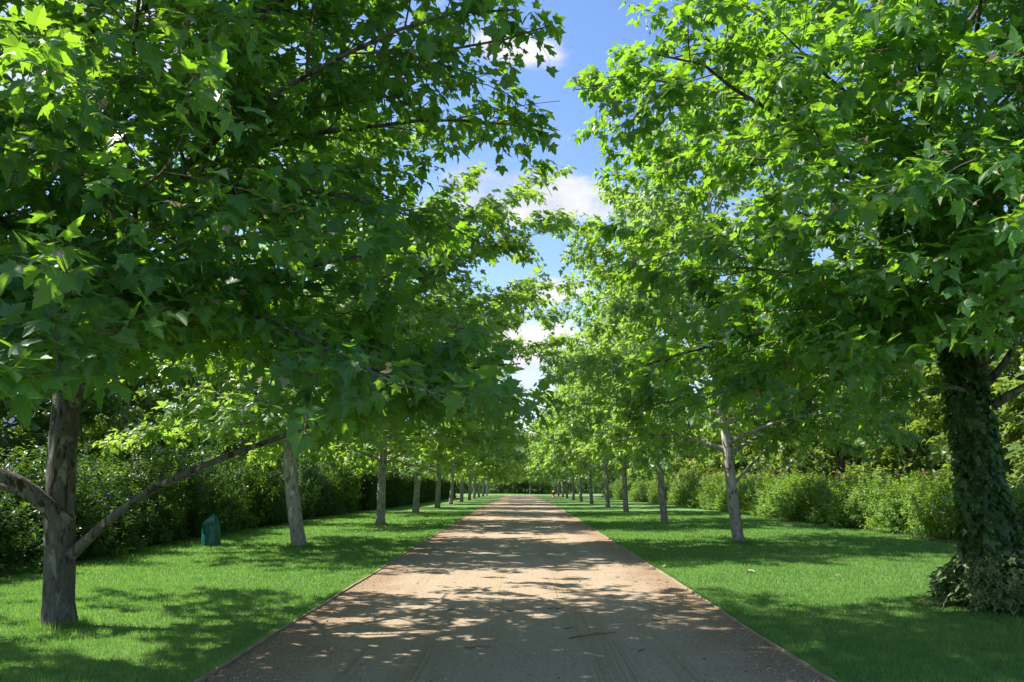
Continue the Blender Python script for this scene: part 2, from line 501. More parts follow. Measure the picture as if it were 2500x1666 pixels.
def bed(name, x0, x1, y0, y1, s):
    mb = MB()
    Y = np.arange(y0, y1, 0.5)
    a = np.stack([np.full_like(Y, x0) + s * edge_x(Y), Y, gz(Y) + 0.012], -1)
    b = np.stack([np.full_like(Y, x1), Y, gz(Y) + 0.05], -1)
    v = np.concatenate([a, b])
    n = len(Y)
    k = np.arange(n - 1)
    mb.add(v, np.stack([k, k + 1, n + k + 1, n + k], -1) if s < 0 else np.stack([k, n + k, n + k + 1, k + 1], -1), 0)
    tag(mb.build(name, [M_SOIL]), kind='structure')
bed('planting_soil', -9.15, -30, -10, 130, 1)
bed('planting_soil', 11.5, 32, 4, 130, -1)

# timber edging boards
for x, side in ((RXL, 'left'), (RXR, 'right')):
    mb = MB()
    rng = np.random.default_rng(5)
    Y = np.arange(-12, REND, 1.0)
    wob = 0.012 * np.sin(Y * 0.55) + 0.008 * np.sin(Y * 1.7 + 2)
    s = -1 if side == 'left' else 1
    sec = np.array([(0, -0.08), (0, 0.026), (0.024, 0.026), (0.024, -0.08)])
    V = np.stack([np.stack([x + wob + s * c[0], Y, gz(Y) + c[1] + 0.004 * np.sin(Y * 1.1)], -1) for c in sec], 1)
    n = len(Y)
    i = np.arange(n - 1)[:, None] * 4
    j = np.arange(3)[None]
    mb.add(V.reshape(-1, 3), np.stack([i + j, i + j + 1, i + 4 + j + 1, i + 4 + j], -1).reshape(-1, 4), 0)
    tag(mb.build('timber_edging', [M_EDGE]), 'thin pale timber edging board between the %s lawn and the gravel drive' % side, 'lawn edging', 'edging boards along the drive')

# hills at the end of the view
mb = MB()
rng = np.random.default_rng(11)
A = np.linspace(R(20), R(160), 141)
rows = []
for rr, hh in ((700, 0.0), (900, 0.45), (1100, 0.86), (1300, 1.0), (1600, 0.7)):
    prof = 92 + 22 * np.sin(A * 7 + 0.6) + 12 * np.sin(A * 17 + 2) + 6 * np.sin(A * 41)
    rough = rng.normal(0, 3.0, len(A)) * (hh > 0)
    rows.append(np.stack([rr * np.cos(A), rr * np.sin(A), prof * hh * rr / 1300 - 1 + rough], -1))
V = np.stack(rows)
nx = len(A)
i = np.arange(4)[:, None] * nx
j = np.arange(nx - 1)[None]
mb.add(V, np.stack([i + j + 1, i + j, i + nx + j, i + nx + j + 1], -1).reshape(-1, 4), 0, smooth=True)
tag(mb.build('distant_hills', [M_HILL]), kind='structure')

# ------------------------------------------------------------------ grass blades (near lawn)
def grass():
    rng = np.random.default_rng(3)
    mb = MB()
    bands = [(5.5, 9, 3400, 0.0042, 0.045), (9, 13, 2100, 0.0052, 0.046), (13, 19, 1000, 0.008, 0.048), (19, 28, 480, 0.012, 0.05), (28, 46, 190, 0.019, 0.05)]
    for y0, y1, dens, wd, ht in bands:
        for xa, xb in ((-9.4, RXL - 0.035), (RXR + 0.035, 12.0)):
            area = (xb - xa) * (y1 - y0)
            n = int(area * dens)
            x = rng.uniform(xa, xb, n)
            y = rng.uniform(y0, y1, n)
            keep = np.abs(x) < 0.70 * y + 1.6
            x, y = x[keep], y[keep]
            n = len(x)
            tuft = 0.5 + 0.5 * np.sin(x * 9.1 + 2.0 * np.sin(y * 5.3)) * np.sin(y * 7.7 + 1.7 * np.sin(x * 4.1))
            h = ht * rng.uniform(0.55, 1.15, n) * (0.75 + 0.5 * tuft)
            a = rng.uniform(0, 2 * np.pi, n)
            lean = rng.uniform(0.05, 0.75, n) * h
            la = rng.uniform(0, 2 * np.pi, n)
            z = gz(y)
            wx, wy = np.cos(a) * wd / 2, np.sin(a) * wd / 2
            lx, ly = np.cos(la) * lean, np.sin(la) * lean
            v = np.empty((n, 5, 3))
            v[:, 0] = np.stack([x - wx, y - wy, z], -1)
            v[:, 1] = np.stack([x + wx, y + wy, z], -1)
            v[:, 2] = np.stack([x + lx * 0.35 + wx * 0.8, y + ly * 0.35 + wy * 0.8, z + h * 0.6], -1)
            v[:, 3] = np.stack([x + lx * 0.35 - wx * 0.8, y + ly * 0.35 - wy * 0.8, z + h * 0.6], -1)
            v[:, 4] = np.stack([x + lx, y + ly, z + h], -1)
            b = np.arange(n)[:, None] * 5
            t = np.repeat(np.clip(rng.beta(2, 2.4, n) * 0.8 + 0.2 * tuft, 0, 1), 5)
            mb.add(v.reshape(-1, 3), np.concatenate([b + [0, 1, 2], b + [0, 2, 3], b + [3, 2, 4]]), 0, t)
    def tufts(x, y, h, wd, lx, ly):
        n = len(x)
        a = rng.uniform(0, 2 * np.pi, n)
        wx, wy = np.cos(a) * wd / 2, np.sin(a) * wd / 2
        v = np.empty((n, 3, 3))
        v[:, 0] = np.stack([x - wx, y - wy, gz(y)], -1)
        v[:, 1] = np.stack([x + wx, y + wy, gz(y)], -1)
        v[:, 2] = np.stack([x + lx, y + ly, gz(y) + h], -1)
        mb.add(v.reshape(-1, 3), np.arange(n * 3).reshape(n, 3), 0, np.repeat(rng.beta(2, 2, n), 3))
    for x0, sg in ((RXL - 0.03, 1), (RXR + 0.03, -1)):
        n = 6000
        y = 6 + 24 * rng.random(n) ** 1.6
        clump = np.clip(0.6 + 0.5 * np.sin(y * 4.1) * np.sin(y * 1.3 + 2), 0.1, 1.2)
        tufts(x0 - sg * rng.uniform(0.0, 0.06, n), y, rng.uniform(0.03, 0.085, n) * (0.5 + 0.6 * clump), 0.006, sg * rng.uniform(-0.01, 0.075, n) * clump, rng.normal(0, 0.02, n))
    for cx, cy, r0 in ((-5.2, 9.35, 0.20), (-5.5, 20.5, 0.21), (5.9, 22.0, 0.21)):
        n = 900
        a = rng.uniform(0, 6.28, n)
        r = r0 + np.abs(rng.normal(0, 0.06, n))
        tufts(cx + r * np.cos(a), cy + r * np.sin(a), rng.uniform(0.05, 0.14, n), 0.007, 0.04 * np.cos(a), 0.04 * np.sin(a))
    tag(mb.build('grass', [M_GRASS]), 'short mown lawn grass on both sides of the drive', 'grass', kind='stuff')
grass()

# ------------------------------------------------------------------ trees
def grow(seed, H, r0, reach, n_limb, zmin, dens=1.0, lean=(0, 0), extra=(), low=0.0, shoot_len=(0.25, 0.55), sec_n=9, clip=None, taper=0.75, az0=0.0, top=0.12, flare=0.22):
    """skeleton of a tree: trunk path, limb paths, branch paths, and a leaf anchor list"""
    rng = np.random.default_rng(seed)
    zz = np.r_[-0.12, 0.0, 0.1, 0.25, 0.5, 0.8, np.linspace(1.2, H, 16)]
    wob = np.cumsum(rng.normal(0, 0.012, (len(zz), 2)), 0) * np.clip(zz / 2, 0, 1)[:, None]
    zl = 3.2 * (1 - np.exp(-np.clip(zz, 0, None) / 3.2))
    wob[:, 0] += lean[0] * zl
    wob[:, 1] += lean[1] * zl
    trunk = np.column_stack([wob, zz])
    def trad(z):
        return r0 * (np.clip(1 - z / H, 0.02, 1)) ** taper * (1 + flare * np.exp(-np.clip(z, 0, None) / 0.13))
    tr = trad(zz)
    limbs, secs, shoots = [], [], []
    def tpos(z): return np.array([np.interp(z, zz, trunk[:, 0]), np.interp(z, zz, trunk[:, 1]), z])
    spec = []
    for i in range(n_limb):
        u = (i + rng.uniform(-0.3, 0.3)) / n_limb
        u = min(max(u, 0.0), 1)
        z0 = zmin + (0.93 * H - zmin) * u ** 1.15
        t = (z0 - zmin) / (H - zmin)
        az = az0 + i * 2.39996 + rng.uniform(-0.35, 0.35)
        A = reach(az) * ((1 - t ** 1.7) * (1 - top) + top) * rng.uniform(0.82, 1.1)
        if t < 0.12: A *= 0.88
        e0 = R(24 + 34 * t + rng.uniform(-6, 6))
        c = (0.25 - 0.13 * t) + (0.03 if t < 0.15 else 0)
        spec.append((z0, az, A, e0, c, None))
    for e in extra: spec.append(e)
    for z0, az, A, e0, c, path in spec:
        s = np.linspace(0, 1, 9)
        p0 = tpos(z0)
        if path is None:
            d = np.array([math.cos(az), math.sin(az)])
            pz = z0 + A * (math.tan(e0) * s - c * s ** 2 * (1 + 0.5 * s))
            off = np.cumsum(rng.normal(0, 0.028 * A, 9)) * s
            off2 = np.cumsum(rng.normal(0, 0.015 * A, 9)) * s
            P = np.column_stack([p0[0] + d[0] * A * s - d[1] * off, p0[1] + d[1] * A * s + d[0] * off, pz + off2])
            r = np.interp(z0, zz, tr) * 0.50
            r = min(r, 0.010 + 0.0155 * A)
        else:
            pp = np.array(path[:-1] if isinstance(path[-1], float) else path, float)
            r = path[-1] if isinstance(path[-1], float) else 0.08
            cu = np.r_[0, np.cumsum(np.linalg.norm(np.diff(pp, axis=0), axis=1))]
            ss = np.linspace(0, cu[-1], 11)
            P = np.column_stack([np.interp(ss, cu, pp[:, k]) for k in range(3)])
            P[1:-1] = (P[:-2] + 2 * P[1:-1] + P[2:]) / 4
            P[1:] += rng.normal(0, 0.02, (10, 3))
            A = cu[-1]
            s = np.linspace(0, 1, 11)
        if clip is not None and z0 > 2.0:
            ok = [bool(clip(q)) for q in P]
            last = max([k for k, v in enumerate(ok) if v], default=0)
            if last < len(P) - 1:
                # a shoot pruned back: end the limb in its last leafy stretch
                cut = max(last, 3) / (len(P) - 1)
                m = len(P)
                P = np.column_stack([np.interp(np.linspace(0, cut, m), s, P[:, a]) for a in range(3)])
                A *= cut
        rad = r * (1 - 0.86 * s ** 0.9)
        rad[0] *= 1.25
        limbs.append((P, rad, z0))
        tan = unit(np.gradient(P, axis=0))
        nsec = max(3, int(round(sec_n * (0.45 + 0.55 * A / 5.0))))
        side = 1
        for k in range(nsec + 1):
            if k == nsec: sp = 1.0
            else: sp = 0.22 + 0.76 * (k + rng.uniform(0.1, 0.9)) / nsec
            side = -side
            q = np.array([np.interp(sp, s, P[:, a]) for a in range(3)])
            tt = unit(np.array([np.interp(sp, s, tan[:, a]) for a in range(3)]))
            hor = unit(np.cross(tt, [0, 0, 1.0]) + 1e-6)
            ang = side * rng.uniform(0.5, 1.1) if k < nsec else 0.0
            dd = unit(tt * math.cos(ang) + hor * math.sin(ang) + np.array([0, 0, rng.uniform(-0.25, 0.45)]))
            L = (0.42 * A * (1 - 0.62 * sp) + 0.35) * rng.uniform(0.7, 1.15)
            if k == nsec: L = 0.5 + 0.08 * A
            m = 6
            sv = np.linspace(0, 1, m)
            Q = q + dd * (L * sv)[:, None] + np.cumsum(rng.normal(0, 0.03 * L, (m, 3)), 0) * sv[:, None]
            Q[:, 2] -= 0.16 * L * sv ** 2
            if clip is not None and not (clip(Q[-1]) and clip(Q[2])): continue
            rq = max(0.005, np.interp(sp, s, rad) * 0.55)
            secs.append((Q, np.linspace(rq, 0.004, m)))
            nsh = max(2, int(L * 8.0 * dens))
            for b in range(nsh + 1):
                u = rng.uniform(0.12, 1.0) if b < nsh else 1.0
                o = np.array([np.interp(u, sv, Q[:, a]) for a in range(3)])
                dv = unit(dd * rng.uniform(0.2, 1.0) + rng.normal(0, 0.62, 3) + np.array([0, 0, 0.18]))
                sl = rng.uniform(*shoot_len)
                if clip is not None and not clip(o + dv * sl): continue
                shoots.append((o, dv, sl))
        # leafy shoots straight off the limb
        for b in range(int(A * 4.5 * dens)):
            u = rng.uniform(0.14, 1.0)
            o = np.array([np.interp(u, s, P[:, a]) for a in range(3)])
            dv = unit(rng.normal(0, 0.7, 3) + np.array([0, 0, 0.35]))
            sl = rng.uniform(*shoot_len)
            if clip is not None and not clip(o + dv * sl): continue
            shoots.append((o, dv, sl))
    return dict(trunk=trunk, tr=tr, limbs=limbs, secs=secs, shoots=shoots, rng=rng, H=H, tpos=tpos)

def shoots_to_leaves(sk, per, size, droop=0.75, young=0.035, axis_xy=(0, 0)):
    rng = sk['rng']
    S = sk['shoots']
    o = np.array([a for a, _, _ in S])
    d = np.array([b for _, b, _ in S])
    L = np.array([c for _, _, c in S])
    n = len(S)
    u = (np.arange(per) + 0.6) / per
    uu = np.clip(u[None] + rng.uniform(-0.06, 0.06, (n, per)), 0.02, 1)
    P = o[:, None] + d[:, None] * (L[:, None] * uu)[:, :, None]
    P[:, :, 2] -= 0.22 * L[:, None] * uu ** 2
    side = unit(np.cross(d, np.array([0.02, 0.01, 1.0])))
    up = np.cross(side, d)
    ph = (np.arange(per) * 2.5)[None] + rng.uniform(0, 6.28, (n, 1)) + rng.normal(0, 0.4, (n, per))
    rad = side[:, None] * np.cos(ph)[:, :, None] + up[:, None] * np.sin(ph)[:, :, None]
    out = P.copy()
    out[:, :, 2] *= 0.15
    out = unit(out - np.array([axis_xy[0], axis_xy[1], 0.6]))
    tip = unit(rad * 0.85 + d[:, None] * 0.55 + out * 0.35 + rng.normal(0, 0.28, P.shape) + np.array([0, 0, -droop]))
    nrm = unit(np.array([0, 0, 1.0]) + out * 0.45 + rad * 0.35 + rng.normal(0, 0.36, P.shape))
    base = P + unit(rad + [0, 0, -0.2]) * (0.03 + 0.05 * rng.random((n, per, 1)))
    sz = size * (0.42 + 0.80 * rng.beta(2.2, 1.6, (n, per)))
    tint = np.clip(rng.beta(2, 2, (n, 1)) * 0.5 + rng.random((n, per)) * 0.42, 0, 0.92)
    yg = rng.random((n, per)) < young
    yg[:, -1] |= rng.random(n) < young * 5
    tint[yg] = 0.98
    sz[yg] *= 0.5
    return base.reshape(-1, 3), tip.reshape(-1, 3), nrm.reshape(-1, 3), sz.ravel(), tint.ravel()

def trunk_lump(seed, amp=0.06):
    rng = np.random.default_rng(seed)
    p = rng.uniform(0, 6.28, 6)
    def f(n, a):
        i = np.arange(n)[:, None]
        return 1 + amp * (np.sin(2 * a[None] + p[0] + i * 0.35) * 0.6 + np.sin(3 * a[None] + p[1] - i * 0.5) * 0.5 + np.sin(5 * a[None] + p[2] + i * 0.9) * 0.3 + np.sin(i * 1.7 + p[3]) * 0.25)
    return f

def dress(root, sk, seed, temps, leafmat, barkmat, per, size, n_limb_parts=4, droop=0.75, shoot_tubes=True, young=0.035):
    """turn a skeleton into children of root: trunk (> limb), crown"""
    tb = MB()
    zz = sk['trunk']
    # finer rings so the stem can carry swellings
    f = np.linspace(0, len(zz) - 1, len(zz) * 2 - 1)
    P = np.column_stack([np.interp(f, np.arange(len(zz)), zz[:, k]) for k in range(3)])
    rr = np.interp(f, np.arange(len(zz)), sk['tr'])
    tube(tb, P, rr, 16, 0, lump=trunk_lump(seed))
    order = sorted(range(len(sk['limbs'])), key=lambda i: sk['limbs'][i][2])
    part_ids = order[:n_limb_parts]
    for i in order[n_limb_parts:]:
        Pl, rl, _ = sk['limbs'][i]
        tube(tb, Pl, rl, 7, 0)
    trunk = tb.build('trunk', [barkmat], root)
    for i in part_ids:
        lb = MB()
        Pl, rl, _ = sk['limbs'][i]
        q = np.linspace(0, 1, 25)
        s0 = np.linspace(0, 1, len(Pl))
        Pf = np.column_stack([np.interp(q, s0, Pl[:, k]) for k in range(3)])
        Pf[1:-1] = (Pf[:-2] + Pf[1:-1] * 2 + Pf[2:]) / 4
        tube(lb, Pf, np.interp(q, s0, rl), 10, 0, lump=trunk_lump(seed + i, 0.07))
        lb.build('limb', [barkmat], trunk)
    cb = MB()
    for Q, rq in sk['secs']: tube(cb, Q, rq, 4, 1)
    if shoot_tubes:
        for o, d, L in sk['shoots']:
            u = np.array([0, 0.5, 1.0])
            Q = o + d * (L * u)[:, None]
            Q[:, 2] -= 0.22 * L * u ** 2
            tube(cb, Q, np.array([0.0042, 0.003, 0.0016]), 3, 1)
    a = shoots_to_leaves(sk, per, size, droop, young)
    scatter_leaves(cb, sk['rng'], a[0], a[1], a[2], a[3], temps, 0, a[4])
    crown = cb.build('crown', [leafmat, M_TWIG], root)
    return trunk, crown, len(a[0])

def ell(rx_pos, rx_neg, ry):
    def f(az):
        c, s = math.cos(az), math.sin(az)
        rx = rx_pos if c > 0 else rx_neg
        return 1.0 / math.sqrt((c / rx) ** 2 + (s / ry) ** 2)
    return f

def seed_balls(root, sk, n, seed):
    rng = np.random.default_rng(seed)
    a = np.arange(8) * 2 * np.pi / 8
    mesh = None
    ids = rng.choice(len(sk['shoots']), n, replace=False)
    for i in ids:
        o, d, L = sk['shoots'][i]
        p = o + d * L
        if mesh is None:
            mb = MB()
            th = np.linspace(0, np.pi, 7)
            V = np.stack([np.outer(np.sin(th), np.cos(a)), np.outer(np.sin(th), np.sin(a)), np.outer(np.cos(th), np.ones(8))], -1) * 0.016
            ii = np.arange(6)[:, None] * 8
            jj = np.arange(8)[None]
            mb.add(V.reshape(-1, 3), np.stack([ii + jj, ii + 8 + jj, ii + 8 + (jj + 1) % 8, ii + (jj + 1) % 8], -1).reshape(-1, 4), 0, smooth=True)
            tube(mb, [(0, 0, 0.0), (0.004, 0, 0.06), (0, 0.004, 0.13)], 0.0015, 4, 0)
            b = mb.build('seed_ball', [M_BALL], root)
            mesh = b
        else:
            b = mesh.copy()
            COL.objects.link(b)
        b.location = (p[0], p[1], p[2] - 0.16)

ROWL, ROWR = -5.5, 5.9
LY = [9.35 + 11.15 * k for k in range(12)]
RY = [10.7 + 11.3 * k for k in range(11)]
TENS = ['first', 'second', 'third', 'fourth', 'fifth', 'sixth', 'seventh', 'eighth', 'ninth']
ORD = ['first', 'second', 'third', 'fourth', 'fifth', 'sixth', 'seventh', 'eighth', 'ninth', 'tenth', 'eleventh', 'twelfth', 'thirteenth', 'fourteenth', 'fifteenth', 'sixteenth',
       'seventeenth', 'eighteenth', 'nineteenth', 'twentieth'] + ['twenty-' + q for q in TENS] + ['thirtieth'] + ['thirty-' + q for q in TENS] + ['fortieth']

# ---- nearest tree on the left: grey trunk, three low bare limbs
t = thing('plane_tree', 'nearest left plane tree, thick dark trunk with a long bare low limb', 'tree', (-5.2, LY[0], 0), 0, 'plane trees lining the drive')
EX = [
    (0.95, 0, 0, 0, 0, [(0.08, -0.05, 0.78), (0.32, -0.12, 1.08), (0.95, -0.30, 1.52), (1.9, -0.55, 1.86), (2.98, -0.80, 2.22), (3.8, -1.1, 2.5), (4.5, -1.5, 2.78), (5.2, -1.9, 2.72), 0.054]),
    (1.20, 0, 0, 0, 0, [(0.0, -0.06, 1.12), (-0.18, -0.22, 1.42), (-0.55, -0.35, 1.66), (-1.1, -0.5, 1.80), (-2.2, -0.8, 2.2), (-3.6, -1.1, 2.7), 0.095]),
    (1.20, 0, 0, 0, 0, [(-0.06, 0.02, 1.18), (-0.30, 0.02, 1.40), (-0.70, 0.10, 1.54), (-1.3, 0.25, 1.60), (-2.4, 0.5, 1.95), (-3.5, 0.8, 2.4), 0.062]),
    (2.8, 0, 0, 0, 0, [(0.05, -0.05, 2.7), (0.28, -0.25, 3.15), (0.75, -0.6, 3.9), (1.5, -1.1, 5.0), (2.4, -1.7, 6.2), (3.1, -2.2, 7.2), 0.075]),
    (3.0, 0, 0, 0, 0, [(0.05, -0.1, 2.9), (0.5, -0.9, 3.1), (1.2, -2.1, 2.9), (1.9, -3.4, 2.5), (2.3, -4.3, 2.2), 0.055]),
    (2.9, 0, 0, 0, 0, [(0.0, -0.1, 2.8), (-0.2, -1.2, 3.1), (-0.4, -2.6, 3.5), (0.1, -4.2, 3.7), 0.055]),
    (3.3, 0, 0, 0, 0, [(0.1, -0.05, 3.2), (1.2, -0.7, 3.5), (2.6, -1.4, 3.7), (4.2, -2.2, 3.75), (5.3, -2.8, 3.5), 0.06]),
    (4.2, 0, 0, 0, 0, [(0.1, -0.05, 4.1), (1.2, -0.9, 4.9), (2.6, -1.8, 5.5), (4.1, -2.6, 5.8), (5.2, -3.1, 5.6), 0.06]),
]
def clip_l1(p):
    # the crown hangs low round its rim and is lifted over the bare limbs; its upper part narrows
    x, y, z = p
    z = z + 0.22 * math.sin(3.1 * x + 1.3 * y) * math.sin(2.3 * y - 0.7 * x + 1)
    d = 9.35 + y
    if x > 5.75 - 0.40 * max(0.0, z - 6.6): return False
    if x > 4.4 and 3.3 < z < 4.7: return False
    if x > 5.0 and 2.75 < z < 5.1: return False
    if 5.2 - 0.52 * d < x < 5.2 - 0.285 * d: return z > 1.6 + 0.142 * d
    if x < 5.2 - 0.5 * d: return z > 1.6 + 0.038 * d
    return z > 1.6 + 0.066 * d
EX += [(4.5, 0, 0, 0, 0, [(0.1, -0.05, 4.4), (1.5, -0.3, 5.4), (3.2, -0.8, 6.2), (4.8, -1.2, 6.5), (5.6, -1.5, 6.4), 0.055]),
       (5.0, 0, 0, 0, 0, [(0.1, 0.0, 4.9), (1.6, 0.1, 5.7), (3.3, 0.3, 6.2), (4.7, 0.4, 6.3), (5.6, 0.3, 6.0), 0.055]),
       (5.6, 0, 0, 0, 0, [(0.1, 0.0, 5.5), (1.4, -0.9, 6.5), (2.9, -1.9, 7.2), (4.3, -2.6, 7.4), 0.05])]
EX += [(2.9, 0, 0, 0, 0, [(0.05, -0.1, 2.8), (0.6, -1.2, 3.2), (1.4, -2.8, 3.1), (2.2, -4.2, 2.55), (2.65, -5.0, 2.05), 0.04]),
       (2.9, 0, 0, 0, 0, [(0.0, -0.1, 2.8), (0.1, -1.4, 3.2), (0.5, -2.8, 3.0), (1.2, -4.2, 2.6), (2.0, -5.0, 2.1), 0.04])]
EX += [(z0, 0, 0, 0, 0, [(0.0, -0.08, z0 - 0.1), (0.25 * a, 0.25 * b, z0 + 0.22), (0.6 * a, 0.6 * b, z0 + 0.3), (a, b, 2.42), (1.18 * a, 1.18 * b, 2.2), 0.035])
       for z0, a, b in ((2.9, 4.3, -2.4), (3.0, 4.0, -3.2), (3.0, -0.4, -2.9), (3.0, -1.2, -2.2), (3.0, 4.4, -1.2), (3.1, 4.6, 0.6))]
EX += [(z0, 0, 0, 0, 0, [(0.0, -0.1, z0 - 0.1), (0.4 * a, -0.9, z0 + 0.5), (a, -2.0, z0 + 0.5 + u), (1.6 * a, -3.4, z0 + 0.5 + 1.4 * u), (2 * a, -4.2, z0 + 0.4 + 1.4 * u), 0.05])
       for z0, a, u in ((2.6, 1.1, 0.0), (3.0, 1.4, 0.3), (3.5, 0.9, 0.5), (4.0, 1.3, 0.8), (4.6, 0.9, 1.0), (5.2, 1.5, 1.2), (3.2, 0.2, 0.6), (4.3, -0.4, 0.9))]
sk = grow(21, 12.5, 0.172, ell(5.9, 5.2, 4.6), 36, 3.1, 0.64, (-0.10, 0.0), EX, clip=clip_l1, az0=0.4)
_, _, nl = dress(t, sk, 21, T_NEAR, M_PLANE, M_BARK, 8, 0.150, 7)
print('L1 leaves', nl)
seed_balls(t, sk, 26, 5)

# ---- nearest tree on the right: trunk hidden by ivy
t = thing('plane_tree', 'nearest right plane tree, its trunk wrapped in dark ivy and its crown brightly lit', 'tree', (6.15, RY[0], 0), 0, 'plane trees lining the drive')
EXR = [
    (2.9, 0, 0, 0, 0, [(-0.05, -0.1, 2.75), (-0.5, -0.25, 2.85), (-1.0, -0.5, 2.75), (-1.6, -0.8, 2.35), (-2.2, -1.0, 2.2), 0.05]),
    (2.7, 0, 0, 0, 0, [(0.1, -0.1, 2.6), (0.45, -0.4, 2.9), (1.0, -0.8, 3.1), (2.0, -1.4, 3.3), (3.0, -2.0, 3.5), 0.055]),
    (3.0, 0, 0, 0, 0, [(0.1, -0.05, 2.9), (0.35, -0.4, 3.4), (0.9, -1.0, 4.4), (1.6, -1.6, 5.6), 0.045]),
    (3.2, 0, 0, 0, 0, [(0.0, -0.1, 3.1), (-0.5, -1.3, 3.4), (-1.0, -2.8, 3.6), (-1.3, -4.6, 3.5), 0.06]),
    (3.4, 0, 0, 0, 0, [(0.0, -0.1, 3.3), (-0.1, -1.4, 3.9), (0.0, -3.0, 4.3), (-0.1, -5.0, 4.4), 0.06]),
    (3.6, 0, 0, 0, 0, [(0.0, -0.1, 3.5), (-1.3, -0.8, 3.9), (-2.7, -1.6, 4.1), (-4.0, -2.2, 3.9), 0.06]),
    (4.8, 0, 0, 0, 0, [(-0.1, -0.1, 4.7), (-1.0, -0.9, 5.4), (-2.2, -2.0, 6.0), (-3.4, -3.0, 6.2), 0.06]),
]
def clip_r1(p):
    x, y, z = p
    z = z + 0.22 * math.sin(2.9 * x + 1.1 * y) * math.sin(2.5 * y - 0.6 * x)
    d = 10.7 + y
    if x < -5.3 + 0.15 * max(0.0, 5.0 - z): return False
    if x > 0.511 * d - 6.15: return z > 1.6 + 0.170 * d
    return z > 1.6 + 0.082 * d
EXR += [(z0, 0, 0, 0, 0, [(0.0, -0.08, z0 - 0.1), (0.25 * a, 0.25 * b, z0 + 0.22), (0.6 * a, 0.6 * b, z0 + 0.3), (a, b, 2.55), (1.18 * a, 1.18 * b, 2.3), 0.035])
        for z0, a, b in ((3.3, -3.9, -2.2), (3.4, -3.2, -2.9), (3.4, -3.4, 0.6), (3.4, -2.7, -1.4), (3.4, -2.2, -2.4))]
EXR += [(z0, 0, 0, 0, 0, [(0.0, -0.1, z0 - 0.1), (0.4 * a, -0.9, z0 + 0.5), (a, -2.0, z0 + 0.5 + u), (1.6 * a, -3.4, z0 + 0.5 + 1.4 * u), (2 * a, -4.6, z0 + 0.3 + 1.4 * u), 0.05])
        for z0, a, u in ((3.1, -1.1, 0.1), (3.3, -1.5, 0.3), (3.7, -1.0, 0.5), (4.2, -1.4, 0.8), (4.8, -0.9, 1.0), (5.4, -1.3, 1.2), (3.5, -0.3, 0.6), (4.5, 0.3, 0.9))]
sk = grow(33, 13.0, 0.19, ell(5.0, 5.5, 4.7), 40, 3.3, 0.80, (-0.09, 0.0), EXR, clip=clip_r1, az0=1.0)
_, _, nl = dress(t, sk, 33, T_NEAR, M_PLANE, M_BARK, 8, 0.150, 7)
print('R1 leaves', nl)
seed_balls(t, sk, 20, 9)
sk_r1 = sk

